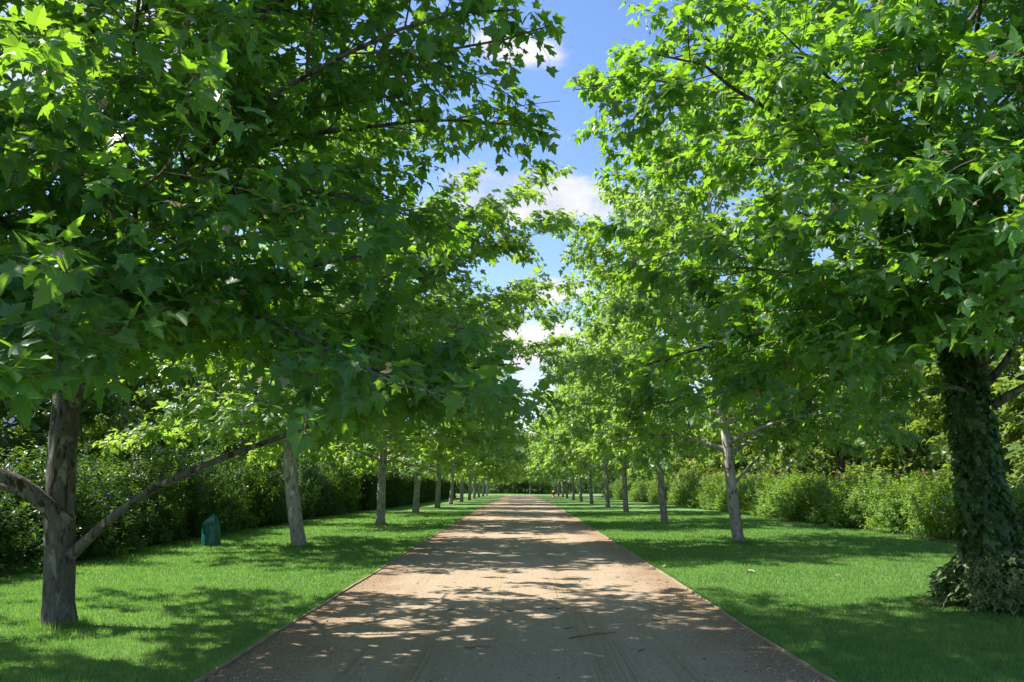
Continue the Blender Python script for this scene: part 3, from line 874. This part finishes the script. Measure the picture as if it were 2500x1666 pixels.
# ---- ivy on that trunk
def ivy(sk, base):
    rng = np.random.default_rng(77)
    root = thing('ivy_plant', 'dark ivy sheathing the nearest right trunk, with cream-edged leaves at its foot', 'ivy', base)
    n = 9000
    z = rng.uniform(0.0, 1, n) ** 1.15 * 5.2
    a = rng.uniform(0, 2 * np.pi, n)
    cx = np.interp(z, sk['trunk'][:, 2], sk['trunk'][:, 0])
    cy = np.interp(z, sk['trunk'][:, 2], sk['trunk'][:, 1])
    rt = np.interp(z, sk['trunk'][:, 2], sk['tr'])
    lump = 0.5 + 0.5 * np.sin(a * 3 + z * 1.9) * np.sin(z * 3.1 + a)
    thick = (0.07 + 0.17 * lump) * np.clip(1.15 - z / 7.0, 0.45, 1) + 0.03 * np.exp(-z / 0.5)
    r = rt + thick * rng.uniform(0.25, 1.1, n)
    out = np.stack([np.cos(a), np.sin(a), np.zeros(n)], -1)
    P = np.stack([cx, cy, z], -1) + out * r[:, None]
    tip = unit(np.array([0, 0, -1.0]) + out * 0.35 + rng.normal(0, 0.45, P.shape))
    nrm = unit(out + np.array([0, 0, 0.45]) + rng.normal(0, 0.4, P.shape))
    mb = MB()
    scatter_leaves(mb, rng, P, tip, nrm, rng.uniform(0.06, 0.135, n), T_IVY, 0)
    for k in range(26):
        zz = np.linspace(0, rng.uniform(2.5, 5.2), 16)
        aa = rng.uniform(0, 6.28) + np.cumsum(rng.normal(0, 0.14, 16))
        rr = np.interp(zz, sk['trunk'][:, 2], sk['tr']) + 0.02
        Q = np.stack([np.interp(zz, sk['trunk'][:, 2], sk['trunk'][:, 0]) + rr * np.cos(aa), np.interp(zz, sk['trunk'][:, 2], sk['trunk'][:, 1]) + rr * np.sin(aa), zz], -1)
        tube(mb, Q, np.linspace(0.014, 0.005, 16), 5, 1)
    mb.build('climbing_foliage', [M_IVY, M_TWIG], root, rim=True)
    n = 2600
    a = rng.uniform(0, 2 * np.pi, n)
    rr = 0.26 + 0.52 * np.sqrt(rng.random(n)) * (0.75 + 0.25 * np.sin(a * 3 + 0.5) + 0.15 * np.sin(a * 7))
    hgt = 0.72 * np.exp(-((rr - 0.25) / 0.42) ** 1.3) + 0.16
    z = hgt * rng.uniform(0.25, 1.05, n)
    out = np.stack([np.cos(a), np.sin(a), np.zeros(n)], -1)
    P = out * rr[:, None] + np.stack([0 * z, 0 * z, z], -1)
    tip = unit(out + np.array([0, 0, -0.55]) + rng.normal(0, 0.5, P.shape))
    nrm = unit(out * 0.6 + np.array([0, 0, 0.9]) + rng.normal(0, 0.35, P.shape))
    mb = MB()
    scatter_leaves(mb, rng, P, tip, nrm, rng.uniform(0.08, 0.15, n), T_IVY, 0)
    for k in range(30):
        a0 = rng.uniform(0, 6.28)
        Q = np.array([(0.2 * math.cos(a0), 0.2 * math.sin(a0), 0.3), (0.5 * math.cos(a0 + .1), 0.5 * math.sin(a0 + .1), 0.22), (0.95 * math.cos(a0), 0.95 * math.sin(a0), 0.03)])
        tube(mb, Q, [0.007, 0.005, 0.003], 4, 1)
    s = mb.build('ground_skirt', [M_IVYV, M_TWIG], root, rim=True)
    s['label'] = 'cream-edged variegated ivy leaves mounded at the foot'
ivy(sk_r1, (6.15, RY[0], 0))

# ---- middle distance trees (own mesh kinds, real leaves) and far ones
GROUP = 'plane trees lining the drive'
def proto(seed, H, r0, n_limb, dens, temps, leafm, per, size, limbs, shoot_tubes, lean, ext=5.2, sl=(0.25, 0.55), sec_n=9, extra=()):
    root = thing('plane_tree', '', 'tree', (0, 0, 0), 0, GROUP)
    sk = grow(seed, H, r0, ell(ext, 4.6, 4.7), n_limb, 2.35, dens, lean, extra, sec_n=sec_n, shoot_len=sl, top=0.10,
              clip=lambda p: p[2] > 1.95, az0=seed * 1.7)
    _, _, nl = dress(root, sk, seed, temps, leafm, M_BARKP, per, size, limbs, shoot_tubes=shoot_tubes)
    print('proto', seed, nl)
    return root
LONG = [(4.6, 0, 0, 0, 0, [(0.0, 0.0, 4.5), (1.2, -0.2, 5.6), (2.7, -0.5, 7.0), (4.2, -0.6, 8.1), (5.7, -0.5, 8.7), 0.06]),
        (4.2, 0, 0, 0, 0, [(0.0, 0.0, 4.1), (1.4, 0.4, 5.2), (3.0, 0.7, 6.3), (4.4, 1.0, 7.0), (5.6, 1.2, 7.3), 0.06]),
        (5.4, 0, 0, 0, 0, [(0.0, 0.0, 5.3), (1.2, -0.6, 6.6), (2.6, -1.2, 7.8), (3.8, -1.6, 8.6), (4.8, -1.9, 9.3), 0.055]),
        (5.6, 0, 0, 0, 0, [(0.0, 0.0, 5.5), (1.0, 0.3, 7.2), (2.2, 0.5, 8.7), (3.4, 0.6, 9.9), 0.055])]
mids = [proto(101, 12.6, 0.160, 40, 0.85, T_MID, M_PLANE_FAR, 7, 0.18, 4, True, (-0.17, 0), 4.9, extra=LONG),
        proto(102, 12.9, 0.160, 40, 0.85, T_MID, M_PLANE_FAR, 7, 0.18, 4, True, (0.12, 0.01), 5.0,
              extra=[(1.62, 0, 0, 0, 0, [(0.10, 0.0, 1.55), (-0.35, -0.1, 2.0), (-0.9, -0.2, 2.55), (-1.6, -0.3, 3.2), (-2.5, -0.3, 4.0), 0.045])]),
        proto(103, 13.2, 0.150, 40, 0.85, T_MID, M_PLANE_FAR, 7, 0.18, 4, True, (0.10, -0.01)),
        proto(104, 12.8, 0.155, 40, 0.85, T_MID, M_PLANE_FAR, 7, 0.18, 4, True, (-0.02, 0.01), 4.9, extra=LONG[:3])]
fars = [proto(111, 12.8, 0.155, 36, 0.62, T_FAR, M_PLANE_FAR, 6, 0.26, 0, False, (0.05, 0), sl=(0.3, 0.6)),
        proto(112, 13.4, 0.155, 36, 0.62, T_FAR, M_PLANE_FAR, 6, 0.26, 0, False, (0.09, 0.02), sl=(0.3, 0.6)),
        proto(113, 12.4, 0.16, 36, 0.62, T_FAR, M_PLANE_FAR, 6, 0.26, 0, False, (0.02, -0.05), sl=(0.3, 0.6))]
used = set()
def plant(p, x, y, rz, sx, sz, label):
    if p.name in used: o = copy_tree(p)
    else:
        o = p
        used.add(p.name)
    o.location = (x, y, float(gz(y)) )
    o.rotation_euler = (0, 0, rz)
    o.scale = (sx, sx * 0.98 if abs(sx - 1) < 0.06 else 1.0, sz)
    o['label'] = label
    return o
prng = np.random.default_rng(8)
look = ['with a pale leaning trunk', 'with a slim grey trunk', 'with a straight pale trunk', 'with a mottled grey trunk']
for k in range(1, 12):
    p = (mids[0], mids[3])[k - 1] if k < 3 else fars[(k * 2) % 3]
    plant(p, ROWL + prng.uniform(-0.12, 0.12), LY[k], prng.uniform(-0.2, 0.2), 1.14 if k < 5 else 1.06, prng.uniform(0.95, 1.04),
          '%s plane tree from the front in the left row, %s' % (ORD[k], look[k % 4]))
for k in range(1, 11):
    p = (mids[1], mids[2])[k - 1] if k < 3 else fars[(k + 1) % 3]
    plant(p, ROWR + prng.uniform(-0.12, 0.12), RY[k], math.pi + prng.uniform(-0.2, 0.2), 0.95, prng.uniform(0.96, 1.05),
          '%s plane tree from the front in the right row, %s' % (ORD[k], look[(k + 2) % 4]))

# ---- trees closing the view at the end of the drive
def wood_proto(seed, H, r0, rad, leafm, name, label, cat='tree', group=None, size=0.29, zmin=1.0, dens=0.95, n_limb=32, per=6, top=0.2):
    root = thing(name, label, cat, (0, 0, 0), 0, group)
    sk = grow(seed, H, r0, ell(rad, rad, rad), n_limb, zmin, dens, (0.01, 0.01), (), sec_n=8, shoot_len=(0.3, 0.6), top=top, clip=lambda p: p[2] > 0.35)
    _, _, nl = dress(root, sk, seed, T_FAR, leafm, M_BARK, per, size, 0, shoot_tubes=False, droop=0.4, young=0.0)
    print(name, nl)
    return root
gold = wood_proto(201, 11.5, 0.17, 3.6, M_GOLD, 'yellow_green_tree', 'yellow-green leafy tree standing beyond the far end of the drive, right of its middle', zmin=2.6)
gold.location = (1.9, 152, float(gz(152)))
g2 = copy_tree(gold)
g2.location = (-1.3, 156, float(gz(156)))
g2.rotation_euler = (0, 0, 2.0)
g2.scale = (0.8, 0.8, 0.75)
g2['label'] = 'smaller pale-trunked tree standing beyond the far end of the drive, left of its middle'
dl = wood_proto(211, 8.6, 0.2, 3.6, M_WOODL, 'background_tree', 'dark leafy tree behind the left shrubs', group='trees behind the left shrubs', zmin=0.9)
dl2 = wood_proto(212, 7.6, 0.16, 3.2, M_WOODL, 'background_tree', 'dark leafy tree behind the left shrubs', group='trees behind the left shrubs', zmin=1.4)
dr = wood_proto(213, 11.0, 0.18, 3.7, M_WOODR, 'background_tree', 'olive green bushy tree behind the rose shrubs', group='trees behind the rose shrubs', zmin=0.7)
dr2 = wood_proto(214, 9.0, 0.15, 3.2, M_WOODR, 'background_tree', 'olive green bushy tree behind the rose shrubs', group='trees behind the rose shrubs', zmin=0.5)
used2 = set()
def put(p, x, y, rz, s, sz=1.0, label=None, group=None):
    if p.name in used2: o = copy_tree(p)
    else:
        o = p
        used2.add(p.name)
    o.location = (x, y, float(gz(y)))
    o.rotation_euler = (0, 0, rz)
    o.scale = (s, s, s * sz)
    if label: o['label'] = label
    if group: o['group'] = group
    return o
brng = np.random.default_rng(17)
for k in range(16):
    y = 13 + k * 6.6
    put((dl, dl2)[k % 2], -16.2 - brng.uniform(0, 2.4), y, brng.uniform(0, 6.28), brng.uniform(0.85, 1.1))
for k in range(17):
    y = 19 + k * 6.3
    put((dr, dr2)[k % 2], 17.6 + brng.uniform(0, 2.0), y, brng.uniform(0, 6.28), brng.uniform(0.9, 1.2))
for k in range(14):
    put((dr, dr2)[k % 2], 22.5 + brng.uniform(0, 3.0), 10 + k * 5.2, brng.uniform(0, 6.28), brng.uniform(1.0, 1.25))
for k in range(10):
    put((dl, dr)[k % 2], -23 + k * 5.2 + brng.uniform(-0.8, 0.8), 166 + brng.uniform(-3, 3), brng.uniform(0, 6.28), brng.uniform(0.9, 1.15), 1.0,
        'dark tree in the wood closing the far end of the drive', 'trees closing the far end')

# ------------------------------------------------------------------ shrubs
def shrub(seed, name, label, cat, group, sx, sy, h, n_shoot, per, size, mat, spiky=0.3):
    rng = np.random.default_rng(seed)
    root = thing(name, label, cat, (0, 0, 0), 0, group)
    lum = rng.uniform(0, 6.28, 8)
    th = rng.uniform(0, 2 * np.pi, n_shoot)
    ct = rng.uniform(-0.05, 1, n_shoot)
    st = np.sqrt(np.clip(1 - ct ** 2, 0, 1))
    dirs = np.stack([st * np.cos(th), st * np.sin(th), ct], -1)
    # boxy dome
    q = np.sum(np.abs(dirs) ** 3.2, -1) ** (-1 / 3.2)
    lump = 1 + 0.17 * np.sin(3 * th + lum[0] + 2.5 * ct) + 0.14 * np.sin(5 * th + lum[1] - 4 * ct) + 0.13 * np.sin(9 * th + 7 * ct + lum[2])
    rr = q * lump * rng.beta(5, 1.4, n_shoot) * 0.95
    o = dirs * rr[:, None] * [sx / 2, sy / 2, h]
    o[:, 2] = np.clip(o[:, 2], 0.06, None)
    d = unit(dirs * [1, 1, 0.8] + rng.normal(0, 0.35, o.shape) + np.array([0, 0, 0.35 + spiky]))
    L = rng.uniform(0.14, 0.34, n_shoot) * (1 + spiky * (rng.random(n_shoot) < 0.2))
    u = (np.arange(per) + 0.7) / per
    P = o[:, None] + d[:, None] * (L[:, None] * u[None])[:, :, None]
    ph = np.arange(per)[None] * 2.4 + rng.uniform(0, 6.28, (n_shoot, 1))
    sd = unit(np.cross(d, [0.1, 0.05, 1.0]))
    up = np.cross(sd, d)
    rad = sd[:, None] * np.cos(ph)[:, :, None] + up[:, None] * np.sin(ph)[:, :, None]
    tip = unit(rad + d[:, None] * 0.7 + rng.normal(0, 0.2, P.shape))
    nrm = unit(d[:, None] + np.array([0, 0, 0.5]) + rng.normal(0, 0.35, P.shape))
    mb = MB()
    tint = np.clip(np.repeat(rng.beta(2, 2, n_shoot)[:, None], per, 1) * 0.65 + 0.3 * u[None] * rng.random((n_shoot, per)), 0, 0.92)
    scatter_leaves(mb, rng, P.reshape(-1, 3), tip.reshape(-1, 3), nrm.reshape(-1, 3), rng.uniform(0.65, 1.15, P.shape[0] * per) * size, T_OVAL, 0, tint.ravel())
    mb.build('foliage', [mat], root)
    mb = MB()
    for k in range(34):
        a = rng.uniform(0, 6.28)
        e = np.array([math.cos(a) * sx * rng.uniform(0.1, 0.38), math.sin(a) * sy * rng.uniform(0.1, 0.38), h * rng.uniform(0.55, 0.95)])
        b = np.array([math.cos(a) * 0.16, math.sin(a) * 0.16, -0.03])
        m = (b + e) / 2 + rng.normal(0, 0.08, 3)
        tube(mb, [b, m, e], [0.018, 0.012, 0.005], 5, 0)
    mb.build('stems', [M_TWIG], root)
    return root
def put_row(protos, spots):
    done = set()
    for x, y, rz, s, sz, lab, k in spots:
        p = protos[k]
        o = p if k not in done else copy_tree(p)
        done.add(k)
        o.location = (x, y, float(gz(y)))
        o.rotation_euler = (0, 0, rz)
        o.scale = (s, s, s * sz)
        o['label'] = lab
SG = 'informal dark shrubs along the left lawn'
ls = [shrub(300 + i, 'shrub', '', 'shrub', SG, 2.9, 2.6, 1.95 + 0.15 * i, 2000, 8, 0.105, M_SHRUB, 0.5) for i in range(3)]
srng = np.random.default_rng(4)
spots = []
names = ['behind the nearest left trunk', 'just behind and right of the nearest left trunk', 'left of the teal cover under the long bare limb',
         'directly behind the teal cover', 'between the teal cover and the second left trunk', 'behind the second left trunk', 'just right of the second left trunk']
yy = 12.2
k = 0
while yy < 46:
    lab = 'dark green leafy shrub ' + (names[k] if k < len(names) else 'in the left border, %s along from the near trunk' % ORD[k])
    spots.append((-10.55 + srng.uniform(-0.2, 0.15), yy, srng.uniform(0, 6.28), srng.uniform(0.85, 1.15), srng.uniform(0.8, 1.0) + (0.15 if k > 3 else -0.06), lab, k % 3))
    yy += 2.35
    k += 1
put_row(ls, spots)
RG = 'rose shrubs along the right lawn'
rs = [shrub(320 + i, 'rose_shrub', '', 'shrub', RG, 3.0, 2.7, 1.72 + 0.1 * i, 1700, 8, 0.115, M_ROSE, 0.45) for i in range(3)]
# pink blooms on them
def bloom():
    mb = MB()
    rng = np.random.default_rng(2)
    for ring, (nn, rr, up) in enumerate(((6, 0.055, 0.35), (5, 0.04, 0.9), (4, 0.024, 1.8))):
        a = np.arange(nn) * 2 * np.pi / nn + ring
        out = np.stack([np.cos(a), np.sin(a), np.full(nn, up)], -1)
        n = np.stack([-np.cos(a) * up, -np.sin(a) * up, np.ones(nn)], -1)
        scatter_leaves(mb, rng, np.zeros((nn, 3)) + [0, 0, 0.004 * ring], out, n, rr * 1.1, [leaf_template([(0, 0), (0.45, 0.45), (0.4, 0.85), (0, 1)], 0.2, -0.1, 0)], 0)
    return mb
mb = bloom()
bl0 = None
brn = np.random.default_rng(31)
for i, root in enumerate(rs):
    for q in range(6):
        a = brn.uniform(0, 6.28)
        if bl0 is None:
            b = bl0 = mb.build('flower', [M_PINK], root)
        else:
            b = bl0.copy()
            COL.objects.link(b)
            b.parent = root
        r = brn.uniform(0.55, 0.98)
        b.location = (math.cos(a) * 1.45 * r, math.sin(a) * 1.3 * r, (1.95 + 0.1 * i) * (1.12 - 0.22 * r ** 3))
        b.rotation_euler = (brn.uniform(-0.6, 0.6), brn.uniform(-0.6, 0.6), brn.uniform(0, 6))
        b.scale = (1.2, 1.2, 1.2)
spots = []
yy, k = 14.0, 0
rn = ['at the right edge beside the ivy-clad trunk', 'behind the ivy-clad trunk', 'just left of the ivy-clad trunk']
while yy < 112:
    lab = 'rose shrub with pink blooms ' + (rn[k] if k < 3 else 'in the right border, %s beyond the ivy-clad trunk' % ORD[k - 3])
    xo = 12.75 + 0.9 * max(0, (30 - yy) / 12) * (yy < 30) * 0.9
    spots.append((xo + srng.uniform(-0.25, 0.2), yy, srng.uniform(0, 6.28), srng.uniform(0.78, 1.12), srng.uniform(0.72, 1.05), lab, k % 3))
    yy += 2.55 if yy < 60 else 3.2
    k += 1
put_row(rs, spots)

# dark shrub bank at the far end
fs = shrub(340, 'shrub', 'dark shrub in the bank beyond the far end of the drive', 'shrub', 'dark shrub bank at the far end', 4.6, 3.6, 3.0, 1500, 7, 0.16, M_SHRUB, 0.2)
for k in range(13):
    o = fs if k == 0 else copy_tree(fs)
    y = 158.5 + srng.uniform(-1, 1)
    o.location = (-24 + k * 4.0, y, float(gz(y)))
    o.rotation_euler = (0, 0, srng.uniform(0, 6.28))
    o.scale = (1, 1, srng.uniform(0.85, 1.15))

# ------------------------------------------------------------------ clipped hedge on the left
def clipped_hedge():
    rng = np.random.default_rng(55)
    y0, y1, x0, x1, h = 47.5, 108.0, -10.6, -8.7, 2.25
    root = thing('clipped_hedge', 'tall dark clipped hedge with a flat face behind the left row of trunks', 'hedge', (x1, y0, 0))
    n1, n2, n3 = 15000, 6000, 900
    P = np.concatenate([
        np.stack([rng.normal(0, 0.05, n1), rng.uniform(0, y1 - y0, n1), rng.uniform(0, h, n1)], -1),
        np.stack([rng.uniform(x0 - x1, 0, n2), rng.uniform(0, y1 - y0, n2), h + rng.normal(0, 0.05, n2)], -1),
        np.stack([rng.uniform(x0 - x1, 0, n3), rng.normal(0, 0.05, n3), rng.uniform(0, h, n3)], -1)])
    N = np.concatenate([np.tile([1.0, 0, 0.2], (n1, 1)), np.tile([0, 0, 1.0], (n2, 1)), np.tile([0, -1.0, 0.2], (n3, 1))])
    P[:, 2] += gz(P[:, 1] + y0)
    mb = MB()
    tip = unit(N * 0.6 + rng.normal(0, 0.7, P.shape) + [0, 0, 0.2])
    scatter_leaves(mb, rng, P, tip, N + rng.normal(0, 0.5, P.shape), rng.uniform(0.14, 0.26, len(P)), T_OVAL, 0)
    mb.build('foliage', [M_HEDGE], root)
    mb = MB()
    Y = np.linspace(0.15, y1 - y0 - 0.1, 30)
    sec = [(-0.1, 0.0), (-0.1, h - 0.1), (x0 - x1 + 0.1, h - 0.1), (x0 - x1 + 0.1, 0.0)]
    V = np.stack([np.stack([np.full_like(Y, a), Y, gz(Y + y0) + b], -1) for a, b in sec], 1)
    i = np.arange(29)[:, None] * 4
    j = np.arange(3)[None]
    mb.add(V.reshape(-1, 3), np.stack([i + j, i + j + 1, i + 5 + j, i + 4 + j], -1).reshape(-1, 4), 0)
    mb.add(V[[0, -1]].reshape(-1, 3), [[0, 1, 2, 3], [4, 5, 6, 7]], 0)
    mb.build('twig_core', [M_TWIG], root)
clipped_hedge()

# ------------------------------------------------------------------ teal cover on the left lawn
def cover():
    rng = np.random.default_rng(6)
    root = thing('fabric_cover', 'teal green vinyl cover pinched to a slanting peak, standing on the left lawn', 'cover', (-7.93, 20.9, 0), 0.15)
    mb = MB()
    ns = 40
    a = np.arange(ns) * 2 * np.pi / ns
    rows = []
    levels = [(0.0, 1.04, 1.0), (0.03, 1.06, 1.0), (0.12, 1.02, 1.0), (0.25, 1.0, 1.0), (0.4, 0.97, 1.0), (0.52, 0.95, 0.98), (0.60, 0.93, 0.88), (0.68, 0.88, 0.66), (0.76, 0.78, 0.42), (0.84, 0.66, 0.22), (0.90, 0.56, 0.12), (1.0, 0.5, 0.05)]
    for tl, ka, kb in levels:
        wr = 1 + 0.035 * np.sin(7 * a + 9 * tl) + 0.03 * np.sin(3 * a - 5 * tl + 1) + 0.02 * np.sin(12 * a + 4 * tl)
        x = 0.225 * ka * np.cos(a) * wr
        y = 0.20 * kb * np.sin(a) * wr
        # upper part shears up to a peak on the right
        k = np.clip((tl - 0.45) / 0.55, 0, 1)
        z = 0.78 * tl
        top = 0.73 + 0.11 * np.clip(x / 0.12, -1, 1)
        zz = z * (1 - k) + k * np.minimum(top, 0.80) * (0.80 + 0.2 * tl)
        rows.append(np.stack([x - 0.05 * k, y - 0.02 * k, zz], -1))
    V = np.stack(rows)
    i = np.arange(len(levels) - 1)[:, None] * ns
    j = np.arange(ns)[None]
    mb.add(V.reshape(-1, 3), np.stack([i + j, i + (j + 1) % ns, i + ns + (j + 1) % ns, i + ns + j], -1).reshape(-1, 4), 0, smooth=True)
    mb.add(np.vstack([V[-1], V[-1].mean(0, keepdims=True)]), np.stack([np.arange(ns), (np.arange(ns) + 1) % ns, np.full(ns, ns)], -1), 0, smooth=True)
    mb.build('body', [M_BAG], root)
    # folded flap lying across the front of the peak
    mb = MB()
    u = np.linspace(0, 1, 12)
    up = np.stack([-0.17 + 0.26 * u, -0.135 + 0.03 * np.sin(u * 3.1), 0.575 + 0.085 * u + 0.02 * np.sin(u * 3.1)], -1)
    lo = np.stack([-0.195 + 0.33 * u, -0.185 + 0.01 * np.sin(u * 6), 0.545 + 0.03 * u - 0.025 * np.sin(u * 3.1)], -1)
    bk = up + [0.0, 0.05, 0.05]
    V = np.stack([lo + [0, 0.02, -0.015], lo, up, bk], 1)
    i = np.arange(11)[:, None] * 4
    j = np.arange(3)[None]
    mb.add(V.reshape(-1, 3), np.stack([i + j, i + 4 + j, i + 5 + j, i + j + 1], -1).reshape(-1, 4), 0, smooth=True)
    mb.build('folded_flap', [M_BAG], root)
cover()

# ------------------------------------------------------------------ red standpipe by a far right trunk
root = thing('standpipe', 'small red and silver standpipe beside a far trunk of the right row', 'standpipe', (4.6, 112, float(gz(112))))
mb = MB()
tube(mb, [(0, 0, -0.05), (0, 0, 0.04), (0, 0, 0.05), (0, 0, 0.62), (0, 0, 0.66), (0, 0, 0.72)], [0.19, 0.19, 0.14, 0.14, 0.17, 0.17], 14, 0, cap=True)
mb.build('body', [M_RED], root)
mb = MB()
tube(mb, [(0, 0, 0.722), (0, 0, 0.80), (0, 0, 0.88), (0, 0, 0.93)], [0.14, 0.13, 0.08, 0.03], 14, 0, cap=True)
mb.build('cap', [M_STEEL], root)
for s in (-1, 1):
    mb = MB()
    tube(mb, [(s * 0.12, 0, 0.48), (s * 0.2, 0, 0.48), (s * 0.205, 0, 0.48), (s * 0.25, 0, 0.48)], [0.06, 0.06, 0.075, 0.075], 10, 0, cap=True)
    mb.build('outlet', [M_RED], root)

# ------------------------------------------------------------------ litter: twigs on the drive, fallen leaves on lawn and drive
lr = np.random.default_rng(12)
def twig(x, y, L, a, lab):
    mb = MB()
    n = 7
    s = np.linspace(-0.5, 0.5, n)
    bend = np.cumsum(lr.normal(0, 0.05 * L, n))
    P = np.stack([L * s, bend, np.full(n, 0.016) + 0.006 * np.abs(lr.normal(0, 1, n))], -1)
    tube(mb, P, np.linspace(0.007, 0.003, n), 5, 0, cap=True)
    q = P[3]
    tube(mb, [q, q + [0.12 * L, 0.10 * L, 0.004], q + [0.24 * L, 0.15 * L, -0.002]], [0.0045, 0.003, 0.002], 5, 0)
    o = mb.build('twig', [M_TWIG])
    o.location = (x, y, 0)
    o.rotation_euler = (0, 0, a)
    tag(o, lab, 'twig', 'twigs dropped on the drive')
twig(0.02, 10.45, 0.42, 0.5, 'dark forked twig at the edge of the wide sunlit patch mid-drive')
twig(0.78, 8.75, 0.62, 0.35, 'longest dark twig on the drive, lying slanted right of its middle')
for k in range(6):
    twig(lr.uniform(-2.3, 2.3), lr.uniform(7.1, 12), lr.uniform(0.12, 0.3), lr.uniform(-1.0, 1.0), 'short dark twig lying on the shaded front part of the drive')
def fallen(x, y, s, a, lab, group, tint):
    mb = MB()
    scatter_leaves(mb, lr, np.array([[0, 0, 0.0]]), np.array([[1.0, 0.0, 0.1]]), np.array([[0, 0.25, 1.0]]), s, [T_NEAR[2]], 0, np.array([tint]))
    o = mb.build('fallen_leaf', [M_DEAD])
    on_road = RXL < x < RXR
    o.location = (x, y, float(gz(y)) + (0.03 if on_road else 0.062))
    o.rotation_euler = (0.1, 0, a)
    tag(o, lab, 'leaf', group)
fallen(4.07, 14.8, 0.17, 0.4, 'largest pale fallen leaf lying on the right lawn', 'fallen leaves on the lawns', 0.9)
fallen(2.75, 15.6, 0.13, 2.0, 'pale tan fallen leaf on the right lawn close to the timber edging', 'fallen leaves on the lawns', 0.5)
fallen(-3.55, 12.4, 0.10, 1.0, 'reddish fallen leaf on the shaded left lawn beside the drive', 'fallen leaves on the lawns', 0.0)
for k in range(12):
    fallen(lr.uniform(2.8, 9), lr.uniform(13, 40), lr.uniform(0.09, 0.14), lr.uniform(0, 6), 'small pale fallen leaf on the right lawn', 'fallen leaves on the lawns', lr.random() * 0.9)
for k in range(10):
    fallen(lr.uniform(1.6, 2.45), lr.uniform(7.2, 15), lr.uniform(0.05, 0.09), lr.uniform(0, 6), 'small brown leaf scrap along the right edge of the drive', 'leaf scraps on the drive', 0.0)
def loose_gravel():
    rng = np.random.default_rng(44)
    n = 6500
    y = 6.6 + 11 * rng.random(n) ** 1.7
    x = np.where(rng.random(n) < 0.5, rng.uniform(RXL + 0.03, RXR - 0.03, n), np.where(rng.random(n) < 0.5, RXL + 0.03 + np.abs(rng.normal(0, 0.28, n)), RXR - 0.03 - np.abs(rng.normal(0, 0.28, n))))
    r = rng.uniform(0.0025, 0.0085, n) * np.where(rng.random(n) < 0.04, 1.9, 1.0)
    O = np.array([(1, 0, 0), (0, 1, 0), (-1, 0, 0), (0, -1, 0), (0, 0, 1), (0, 0, -1)], float)
    F = np.array([(0, 1, 4), (1, 2, 4), (2, 3, 4), (3, 0, 4), (1, 0, 5), (2, 1, 5), (3, 2, 5), (0, 3, 5)])
    V = O[None] * (r[:, None, None] * rng.uniform(0.6, 1.3, (n, 6, 1)) * np.array([1.2, 1.0, 0.7]))
    V += np.stack([x, y, 0.006 + r * 0.45], -1)[:, None]
    mb = MB()
    mb.add(V.reshape(-1, 3), (F[None] + (np.arange(n) * 6)[:, None, None]).reshape(-1, 3), 0, np.repeat(rng.random(n), 6))
    m, t, out = new_mat('loose_stone')
    at = t.new('ShaderNodeAttribute', attribute_name='tint')
    p = t.new('ShaderNodeBsdfPrincipled')
    t.put(p.inputs['Base Color'], t.ramp(at.outputs['Fac'], [(0.0, (0.10, 0.065, 0.04)), (0.25, (0.24, 0.175, 0.125)), (0.6, (0.34, 0.26, 0.19)), (1.0, (0.50, 0.42, 0.33))]))
    p.inputs['Roughness'].default_value = 0.9
    t.l.new(p.outputs[0], out.inputs[0])
    tag(mb.build('loose_gravel', [m]), 'loose fine gravel scattered over the near part of the drive', 'gravel', kind='stuff')
loose_gravel()
print('tris', sum(len(o.data.polygons) for o in bpy.data.objects if o.type == 'MESH'), 'objects', len(bpy.data.objects))
